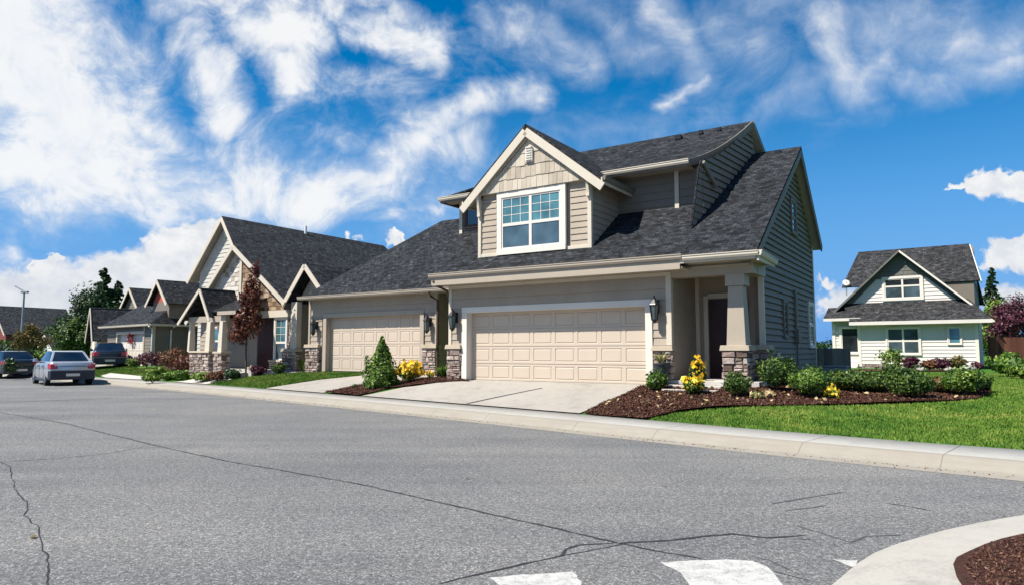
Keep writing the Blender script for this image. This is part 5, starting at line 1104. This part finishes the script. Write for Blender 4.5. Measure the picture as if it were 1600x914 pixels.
# ------------------------------------------------------------------ lawns, mulch beds
def P2(lst): return [tuple(gp(*p)[:2]) for p in lst]
bed = [tuple(hw(6.15, -.14)), tuple(gp(1000, 607)[:2]), tuple(gp(912, 646)[:2]), tuple(kp(925)[:2]), tuple(kp(970)[:2]), tuple(kp(1008)[:2])]+P2([(1060, 645), (1120, 639), (1200, 635.5), (1300, 634), (1400, 632), (1480, 629), (1530, 624), (1549, 616), (1545, 609), (1500, 604), (1440, 602), (1380, 600), (1320, 598)])+[tuple(hw(9.3, 3.2)), tuple(hw(8.5, 4.2)), tuple(hw(8.4, 1.0)), tuple(hw(8.4, -.16))]
def bedz(x, y): return G(x, y)+.035+.05*np.sin(x*1.7+y)*np.cos(y*1.3)*.5
sheet('mulch', bed, 'soil', .02, .25, hf=lambda x, y: bedz(x, y))
isl = [tuple(kp(507)[:2]), tuple(kp(535)[:2]), tuple(kp(560)[:2])]+P2([(610, 607), (650, 603), (690, 598.5), (735, 596), (700, 592), (660, 592), (610, 598), (560, 603)])
sheet('mulch', isl, 'soil', .02, .25, hf=lambda x, y: bedz(x, y))
bed3 = P2([(190, 583), (260, 583), (330, 580), (420, 577), (480, 577), (470, 574), (300, 573), (230, 575)])
sheet('mulch', bed3, 'soil', .02, .5, hf=lambda x, y: bedz(x, y))
bedR = P2([(1318, 580), (1530, 580.5), (1530, 577.5), (1345, 576.5)])
sheet('mulch', bedR, 'soil', .03, .5, hf=lambda x, y: G(x, y))
def scatter(poly, n, seed):
    rg = np.random.default_rng(seed); a = np.array([p[:2] for p in poly]); lo, hi = a.min(0), a.max(0); out = np.zeros((0, 2))
    while len(out) < n:
        q_ = rg.uniform(lo, hi, (n*2, 2)); out = np.concatenate([out, q_[inpoly(q_[:, 0], q_[:, 1], poly)]])
    return out[:n]
def chips(poly, n, seed, sz=.05, z=None):
    q_ = scatter(poly, n, seed); rg = np.random.default_rng(seed+1); zz = (bedz(q_[:, 0], q_[:, 1])+.022 if z is None else np.full(n, z))+rg.uniform(0, .025, n)
    o = leafmesh('bark_chips', np.c_[q_, zz], sz, 'chip', None, seed, .38, up=1.2); stuff(o); return o
chips(bed, 60000, 3); chips(isl, 9000, 4); chips([(2.5, 3.5), (2.66, 4.05), (2.9, 4.53), (3.15, 4.79), (3.43, 4.99), (3.66, 5.12), (3.9, 5.23), (4.4, 5.42), (5.9, 5.6), (5.9, 3.1), (3.1, 3.1)], 24000, 5, .022, .142)
q_ = scatter(bed, 220, 9); stuff(leafmesh('fallen_leaves', np.c_[q_, bedz(q_[:, 0], q_[:, 1])+.06], .09, 'dry_leaf', None, 9, .7, up=2.))
def blades(name, poly, n, seed, holes=(), h=(.028, .052), near=0.):
    rg = np.random.default_rng(seed); q_ = scatter(poly, n, seed)
    for hl in holes: q_ = q_[~inpoly(q_[:, 0], q_[:, 1], hl)]
    q_ = q_[kt(q_[:, 0], q_[:, 1]) > 1.39]
    if near: d = np.hypot(q_[:, 0], q_[:, 1]); q_ = q_[rg.random(len(q_)) < np.clip((near/d)**1.6, 0, 1)]
    n = len(q_); d = np.hypot(q_[:, 0], q_[:, 1]); hh_ = rg.uniform(*h, n)*(.75+.5*rg.random(n)); wd = .005+.0011*np.clip(d, 4, 40); a = rg.uniform(0, 6.283, n)
    z = G(q_[:, 0], q_[:, 1])-.004; b0 = np.c_[q_, z]; sd = np.c_[np.cos(a), np.sin(a), 0*a]*wd[:, None]/2; tip = b0+np.c_[rg.normal(size=n)*.35*hh_, rg.normal(size=n)*.35*hh_, hh_]
    v = np.stack([b0-sd, b0+sd, tip], 1).reshape(-1, 3); me = bpy.data.meshes.new(name); me.vertices.add(3*n); me.vertices.foreach_set('co', v.astype(np.float32).ravel()); me.loops.add(3*n)
    me.loops.foreach_set('vertex_index', np.arange(3*n, dtype=np.int32)); me.polygons.add(n); me.polygons.foreach_set('loop_start', np.arange(0, 3*n, 3, dtype=np.int32)); me.update(calc_edges=True)
    at = me.attributes.new('rnd', 'FLOAT', 'FACE'); at.data.foreach_set('value', rg.random(n).astype(np.float32)); me.materials.append(M['grass']); o = bpy.data.objects.new(name, me); sc.collection.objects.link(o); stuff(o); return o
lawnR = [tuple(kp(1008)[:2]), tuple(kp(1100)[:2]), tuple(kp(1250)[:2]), tuple(kp(1400)[:2]), tuple(kp(1550)[:2]), tuple(kp(1700)[:2]), tuple(gp(1800, 640)[:2]), tuple(gp(1760, 588)[:2]), tuple(gp(1540, 583)[:2]), tuple(gp(1320, 583)[:2]), tuple(hw(9.5, 6)), tuple(hw(8.6, 0))]
blades('grass', lawnR, 420000, 1, [bed], near=13.)
lawn2 = [tuple(kp(325)[:2]), tuple(kp(370)[:2]), tuple(kp(413)[:2])]+P2([(500, 593), (570, 586), (540, 582), (470, 583), (400, 588.5)])
sheet('lawn', lawn2, 'turf', .02); blades('grass', lawn2, 60000, 2, h=(.06, .10))
lawn3 = P2([(155, 588), (172, 583), (222, 588), (262, 594), (275, 591), (330, 583), (300, 579), (250, 580), (200, 574), (165, 573), (120, 577), (100, 582)])
sheet('lawn', lawn3, 'turf', .02); blades('grass', lawn3, 50000, 3, h=(.06, .11))
lawn4 = [tuple(kp(205)[:2]), tuple(kp(268)[:2])]+P2([(262, 599), (225, 596), (205, 599)])
sheet('lawn', lawn4, 'turf', .02); blades('grass', lawn4, 9000, 4, h=(.08, .2))
# grass growing over the pavement's edge
# ------------------------------------------------------------------ shrubs and flowers near the house
def at(px, py): p = gp(px, py); return p[0], p[1], p[2]+.03
GB = 'rounded shrubs in the mulch bed beside the house'
shrub('shrub', 'small leafy green shrub before the stone pier with the dark pot', 'shrub', *at(1026, 613), .25, .50, 1500, .085, 'leaf_bright', 1, GB)
shrub('flowering_plant', 'yellow flowering plant low in the mulch in front of the porch steps', 'flowering plant', *at(1084, 619), .28, .42, 800, .09, 'leaf_bright', 2, None, 'petal_yellow', 26, fsize=.12)
shrub('flowering_plant', 'tall yellow flowers in shade beside the porch steps', 'flowering plant', *at(1090, 606), .19, .62, 900, .08, 'leaf_dark', 3, None, 'petal_yellow', 18, fsize=.11)
shrub('shrub', 'compact dark green boxwood ball in front of the porch column base', 'shrub', *at(1151, 622), .32, .53, 3400, .05, 'leaf_box', 4, GB)
shrub('shrub', 'open olive-green shrub at the front corner of the dark side wall', 'shrub', *at(1214, 613), .43, .84, 4200, .065, 'leaf_box', 5, GB, lumps=14)
shrub('shrub', 'broad bright green feathery shrub second from the porch corner', 'shrub', *at(1269, 624), .46, .66, 5600, .055, 'leaf_bright', 6, GB, lumps=14)
shrub('flowering_plant', 'tiny yellow-leaved plant between the round shrub and the hedge', 'flowering plant', *at(1300, 627), .16, .28, 220, .07, 'leaf_lime', 7, None, 'petal_yellow', 14, fsize=.09)
hx = [(1322, 614, .35, .50), (1346, 616, .34, .50), (1374, 616, .36, .50), (1398, 614, .28, .62)]
for k, (a, b, r_, h_) in enumerate(hx):
    shrub('hedge_shrub', ('clipped hedge shrub nearest the dark side wall', 'second clipped hedge shrub from the dark side wall', 'third clipped hedge shrub from the dark side wall', 'tallest clipped hedge shrub at the far end of the low row')[k], 'shrub', *at(a, b), r_*1.15, h_, 2600, .065, 'leaf_box', 10+k, 'clipped hedge shrubs in a low row')
shrub('shrub', 'large dense green shrub in front of the end of the clipped hedge', 'shrub', *at(1424, 626), .45, .64, 4600, .06, 'leaf_box', 20, GB, lumps=13)
shrub('shrub', 'small reddish-green round shrub between two larger ones on the bed', 'shrub', *at(1469, 616), .27, .38, 1900, .06, 'leaf_autumn', 21, GB)
shrub('shrub', 'wide light green shrub at the right tip of the mulch bed', 'shrub', *at(1508, 620), .38, .58, 3600, .065, 'leaf_bright', 22, GB, lumps=12)
shrub('shrub', 'small bushy green shrub touching the wide shrub at the bed tip', 'shrub', *at(1534, 614), .24, .42, 1500, .065, 'leaf_box', 23, GB)
shrub('ground_plant', 'pale withered leafy plant lying beside the open olive shrub', 'plant', *at(1200, 623), .17, .14, 110, .11, 'dry_leaf', 30)
shrub('ground_plant', 'pale yellow ground plant right of the boxwood ball', 'plant', *at(1183, 625), .15, .15, 110, .10, 'leaf_variegated', 31)
# pot on its stand by the pier
x, y, _ = gp(1030, 607); px_, py_ = x+.05, y-.05; zt = float(G(x, y))
t = thing('plant_pot', 'round dark grey plant pot raised beside the garage pier', 'plant pot', (px_, py_, zt)); m = MB(); m.lathe((0, 0, .30), [(.15, 0), (.19, .25), (.21, .30), (.21, .33), (.18, .33), (.17, .27)], 18); m.build('pot', 'plastic_dark', t, smooth=False, bevel=.004); m = MB(); m.lathe((0, 0, 0), [(.16, 0), (.16, .02), (.05, .05), (.05, .27), (.14, .30)], 10); m.build('stand', 'metal_black', t)
def av(px, v):
    d = ray(px, 560); n_ = V3(VV[0], VV[1], 0); t = (O0@VV+v)/(d@n_); return d[0]*t, d[1]*t, float(G(d[0]*t, d[1]*t))+.02
def spiky(name, label, x, y, z, n, L_, mat, seed, lean=.8, w_=.03, group=None):
    rg = np.random.default_rng(seed); m = MB()
    for k in range(n):
        a = rg.uniform(0, 6.283); le = L_*rg.uniform(.6, 1.1); ln = lean*rg.uniform(.3, 1.1); d = V3(math.cos(a), math.sin(a), 0); sd = V3(-d[1], d[0], 0)*w_*.5; m.cr = rg.random()
        q0, q1, q2 = V3(0, 0, 0)+d*.03, d*le*ln*.5+V3(0, 0, le*.62), d*le*ln+V3(0, 0, le*(.75 if ln > .5 else .95)); m.face([q0-sd, q0+sd, q1+sd, q1-sd]); m.face([q1-sd, q1+sd, q2])
    o = m.build(name, mat); o.location = (x, y, z); tag(o, label, 'plant', group); return o
spiky('potted_plant', 'striped yellow and cream spiky leaves growing in the dark pot', px_, py_, zt+.60, 46, .36, 'leaf_variegated', 3, 1.1, .035)
spiky('iris_clump', 'bright green strappy clump between the two garage piers', *at(692, 593), 170, .48, 'leaf_bright', 5, .9, .035)
x, y, z = at(660, 598); shrub('flowering_plant', 'few low orange-yellow flowers left of the strappy green clump', 'flowering plant', *at(672, 592), .14, .22, 160, .06, 'leaf_lime', 44, None, 'petal_yellow', 14, fsize=.08)
shrub('flowering_plant', 'rounded bush covered in yellow blooms beside the cone-shaped shrub', 'flowering plant', *at(640, 600), .42, .66, 2200, .08, 'leaf_bright', 45, None, 'petal_yellow', 150, fsize=.10)
# cone shaped shrub
def cone_shrub(label, x, y, z, r, h, n, seed):
    rg = np.random.default_rng(seed); t = thing('cone_shrub', label, 'shrub', (x, y, z)); f = rg.random(n)**1.25; a = rg.uniform(0, 6.283, n)
    prof_ = np.interp(f, [0, .08, .3, .55, .8, 1], [.75, .98, 1, .62, .27, .03]); lump = 1+.20*np.sin(a*5+f*15)+.16*np.sin(a*3-f*10+2)+.14*np.sin(a*8+f*31); rad = r*prof_*lump*(1-.5*rg.random(n)**2.2)
    P = np.c_[rad*np.cos(a), rad*np.sin(a), f*h+rg.normal(size=n)*.02]; nr = np.c_[np.cos(a), np.sin(a), .35+0*a]
    leafmesh('foliage', P, .095, 'leaf_bright', t, seed, normals=nr); Q = np.concatenate([V3(-r*.98, .0, h*.48+.10*k)+rg.normal(size=(26, 3))*.045 for k in range(3)]); leafmesh('side_shoot', Q, .08, 'leaf_bright', t, seed+1)
    m = MB(); m.tube([V3(0, 0, -.05), V3(0, 0, h*.9)], [.03, .008], 6); m.build('stem', 'bark', t)
cone_shrub('bright green cone-shaped shrub rising in the island between driveways', *at(596, 606), .50, 1.60, 5600, 7)
shrub('ground_plant', 'tiny green sprig in the mulch left of the cone shrub', 'plant', *at(555, 607), .10, .13, 90, .05, 'leaf_box', 50)
# cottage garden
V_ = {232: 4.6, 268: 3.4, 296: 2.2, 247: 2.2, 285: 1.2, 318: .6, 340: .7, 365: .9, 436: 2.0, 404: 1.6, 210: 5.5, 262: None, 238: None}
tree('young_tree', 'slender young tree with dark red leaves in front of the cottage', *av(385, 1.3), 5.0, .035, [(0, 0, 2.2, .62, .62, .80), (.12, 0, 3.3, .50, .5, .85), (.22, 0, 4.3, .25, .25, .62), (-.35, 0, 1.7, .5, .4, .45)], 3400, .15, 'leaf_red', 60, forks=6)
CG = 'low shrubs edging the cottage garden'
low = [(232, 570, .85, .95, 'leaf_plum', 'dark crimson shrub against the grey side wall beyond the cottage'), (268, 571, .9, 1.25, 'leaf_russet', 'large russet shrub left of the cottage porch'), (296, 570, .7, .95, 'leaf_red', 'dark red shrub touching the cottage porch stone'), (247, 579, .55, .45, 'leaf_lime', 'lime green mound at the left of the cottage path'), (285, 578, .6, .42, 'leaf_bright', 'bright green mound in front of the russet shrub'), (318, 579, .5, .40, 'leaf_lime', 'lime green mound below the cottage porch stone'), (340, 579, .4, .40, 'leaf_russet', 'russet mound below the cottage porch columns'), (365, 577, .4, .42, 'leaf_dark', 'dark green mound left of the young red tree'), (436, 578, .32, .42, 'leaf_box', 'small round green shrub under the cottage window'), (404, 576, .3, .45, 'leaf_plum', 'small plum coloured plant right of the young red tree'), (210, 571, .5, .5, 'leaf_bright', 'green mound beside the white garage door'), (262, 594, .30, .34, 'leaf_lime', 'weedy lime tuft on the verge by the kerb'), (238, 598, .40, .36, 'leaf_bright', 'ragged green tuft on the verge nearest the kerb')]
for k, (a, b, r_, h_, mt_, lb) in enumerate(low): shrub('shrub', lb, 'shrub', *(at(a, b) if V_[a] is None else av(a, V_[a])), r_, h_, 1300, .11, mt_, 70+k, CG)
spiky('iris_clump', 'green strappy clump between the cottage and the left garage pier', *av(474, 3.1), 120, .62, 'leaf_lime', 15, .7, .04)
o = MB(); o.lathe((0, 0, 0), [(.10, 0), (.22, .12), (.30, .30), (.30, .34), (.26, .33)], 14); o = o.build('stone_planter', 'cap_stone'); o.location = av(398, 1.9); tag(o, 'pale stone bowl planter beneath the young red tree', 'planter')
# white house garden
RG_ = 'small plants along the white house wall'
for k, (a, b, r_, h_, mt_, lb) in enumerate([(1393, 578, .62, 1.0, 'leaf_lime', 'tall pale green plant left under the wide window of the white house'), (1424, 579, .36, .62, 'leaf_plum', 'round plum shrub under the wide window of the white house'), (1453, 579, .36, .45, 'leaf_russet', 'low brownish shrub left of centre along the white house'), (1470, 579, .40, .55, 'leaf_plum', 'wide plum shrub in the middle of the white house border'), (1497, 579, .42, .66, 'leaf_autumn', 'green and orange shrub under the small blue window'), (1526, 579, .28, .35, 'leaf_plum', 'small plum plant at the right corner of the white house')]):
    shrub('shrub', lb, 'shrub', *at(a, b), r_, h_, 900, .12, mt_, 90+k, RG_)
rr = random.Random(4)
for k, (a, sz) in enumerate(((1408, .2), (1440, .17), (1484, .16), (1513, .26))):
    x, y, z = at(a, 580); m = MB(); m.lathe((0, 0, -.03), [(.02, 0), (sz, .03), (sz*1.1, sz*.5), (sz*.8, sz*.95), (sz*.2, sz*1.15)], 9); o = m.build('boulder', 'concrete', smooth=True); o.location = (x, y, z); o.scale = (1.3, .9, 1); tag(o, ('pale boulder between the pale green plant and the round plum shrub', 'pale boulder right of the round plum shrub', 'pale boulder between the wide plum shrub and the orange one', 'biggest pale boulder near the right corner of the white house')[k], 'boulder', 'boulders along the white house')
shrub('shrub', 'large leafed green shrub in front of the brown fence', 'shrub', *at(1576, 589), .60, .75, 1200, .16, 'leaf_bright', 110)
shrub('shrub', 'low spreading green shrub at the foot of the brown fence', 'shrub', *at(1598, 592), .5, .45, 800, .14, 'leaf_lime', 111)
# ------------------------------------------------------------------ background trees
def bt(px, d): p = loc3(px, 549, d); return p[0], d, .5
conifer('conifer', 'thin dark conifer right of the white house rising highest there', *bt(1556, 52), 7.4, 1.5, 6500, .22, 'leaf_dark', 120)
tree('tree', 'yellow-green leafy tree right behind the white house', *bt(1562, 47), 4.9, .12, [(0, 0, 3.0, 1.5, 1.5, 1.6), (-.9, 0, 2.0, 1.1, 1.1, 1.2)], 5000, .20, 'leaf_lime', 121)
tree('tree', 'dark purple leaved tree above the brown fence', *bt(1592, 42), 4.6, .14, [(0, 0, 2.9, 1.9, 1.8, 1.6), (1.6, 0, 2.4, 1.7, 1.6, 1.5), (-.8, .3, 2.1, 1.0, 1, 1.1)], 8000, .17, 'leaf_plum', 122)
conifer('conifer', 'tall dark conifer beyond the white garage, tallest on the street', *bt(156, 72), 9.8, 3.6, 17000, .32, 'leaf_dark', 123)
conifer('conifer', 'lower dark conifer right of the tallest one', *bt(181, 74), 8.6, 2.6, 10000, .30, 'leaf_dark', 124)
tree('tree', 'broad dark green tree left of the tallest conifer', *bt(136, 70), 8.2, .3, [(.2, 0, 5.6, 2.0, 2.0, 2.4), (-1.2, 0, 3.4, 2.2, 2, 2.2), (1.4, 0, 3.8, 2.2, 2, 2.6)], 13000, .28, 'leaf_dark', 125)
tree('tree', 'bright green leafy tree beyond the silver car', *bt(108, 66), 4.2, .2, [(0, 0, 2.2, 1.8, 1.7, 1.6), (1.6, 0, 2.0, 1.5, 1.5, 1.5), (.3, 0, 3.2, 1.0, 1., 1.1)], 8000, .24, 'leaf_box', 126)
tree('small_tree', 'thin autumn coloured street tree by the grey car', *bt(44, 48), 3.4, .06, [(0, 0, 1.9, .95, .9, .85), (.9, 0, 1.6, .7, .7, .6), (-.6, 0, 1.5, .6, .6, .6), (.1, 0, 2.6, .5, .5, .5)], 3200, .15, 'leaf_autumn', 127)
tree('tree', 'dark rounded tree in front of the long far roof', *bt(84, 82), 4.6, .2, [(0, 0, 2.6, 1.9, 1.8, 1.8), (-2.6, 0, 2.0, 1.7, 1.6, 1.4)], 6000, .3, 'leaf_dark', 128)
for k, (a, d, ww, h_, mt_, lb) in enumerate([(10, 56, 2.4, 1.7, 'leaf_dark', 'long dark hedge at the far left edge of the street'), (-14, 60, 2.4, 2.2, 'leaf_box', 'green hedge behind the black car at the far left'), (62, 58, 1.6, 1.1, 'leaf_bright', 'low bright green hedge behind the grey car')]):
    x, y, z = bt(a, d); shrub('hedge', lb, 'hedge', x, y, .45, ww, h_, 4200, .2, mt_, 130+k, None, lumps=16, shape=.6)
x, y, z = at(17, 588); shrub('shrub', 'scruffy young sapling on the verge at the left edge', 'shrub', x, y, z, .45, .95, 700, .12, 'leaf_dark', 140)
# far wooded horizon
def woods():
    rg = np.random.default_rng(8); Ps = []
    for k in range(120):
        a = R(-62)+R(124)*k/120; d = 190+rg.uniform(-15, 15); P, _ = blob_pts(rg, (math.sin(a)*d, math.cos(a)*d, 2.2), (4.2, 3, rg.uniform(2.4, 4.2)), 420, 8, .5, -.9); Ps.append(P)
    stuff(leafmesh('woodland', np.concatenate(Ps), .8, 'leaf_dark', None, 8))
woods()

# a few dry leaves and grit lying on the road and along the kerb
rg = np.random.default_rng(77); q_ = np.array([rp(x, y) for x, y in ((418, 701), (52, 840), (62, 682), (98, 650), (730, 748), (1040, 760), (560, 690), (300, 676), (900, 800), (240, 640))]); stuff(leafmesh('fallen_leaves', np.c_[q_, np.full(len(q_), .012)], .07, 'dry_leaf', None, 78, .6, up=2.5))
Q = []
for a, b in zip(KERB[1:8], KERB[2:9]):
    n_ = int(np.hypot(*(b-a))*34); t_ = rg.random(n_)[:, None]; d_ = (b-a)/np.hypot(*(b-a)); nn_ = np.array([d_[1], -d_[0]]); Q.append(a+(b-a)*t_-nn_*(np.abs(rg.normal(size=(n_, 1)))*.09+.01)*1)
Q = np.concatenate(Q); stuff(leafmesh('grit', np.c_[Q, np.full(len(Q), .012)], .022, 'chip', None, 79, .8, up=2.))
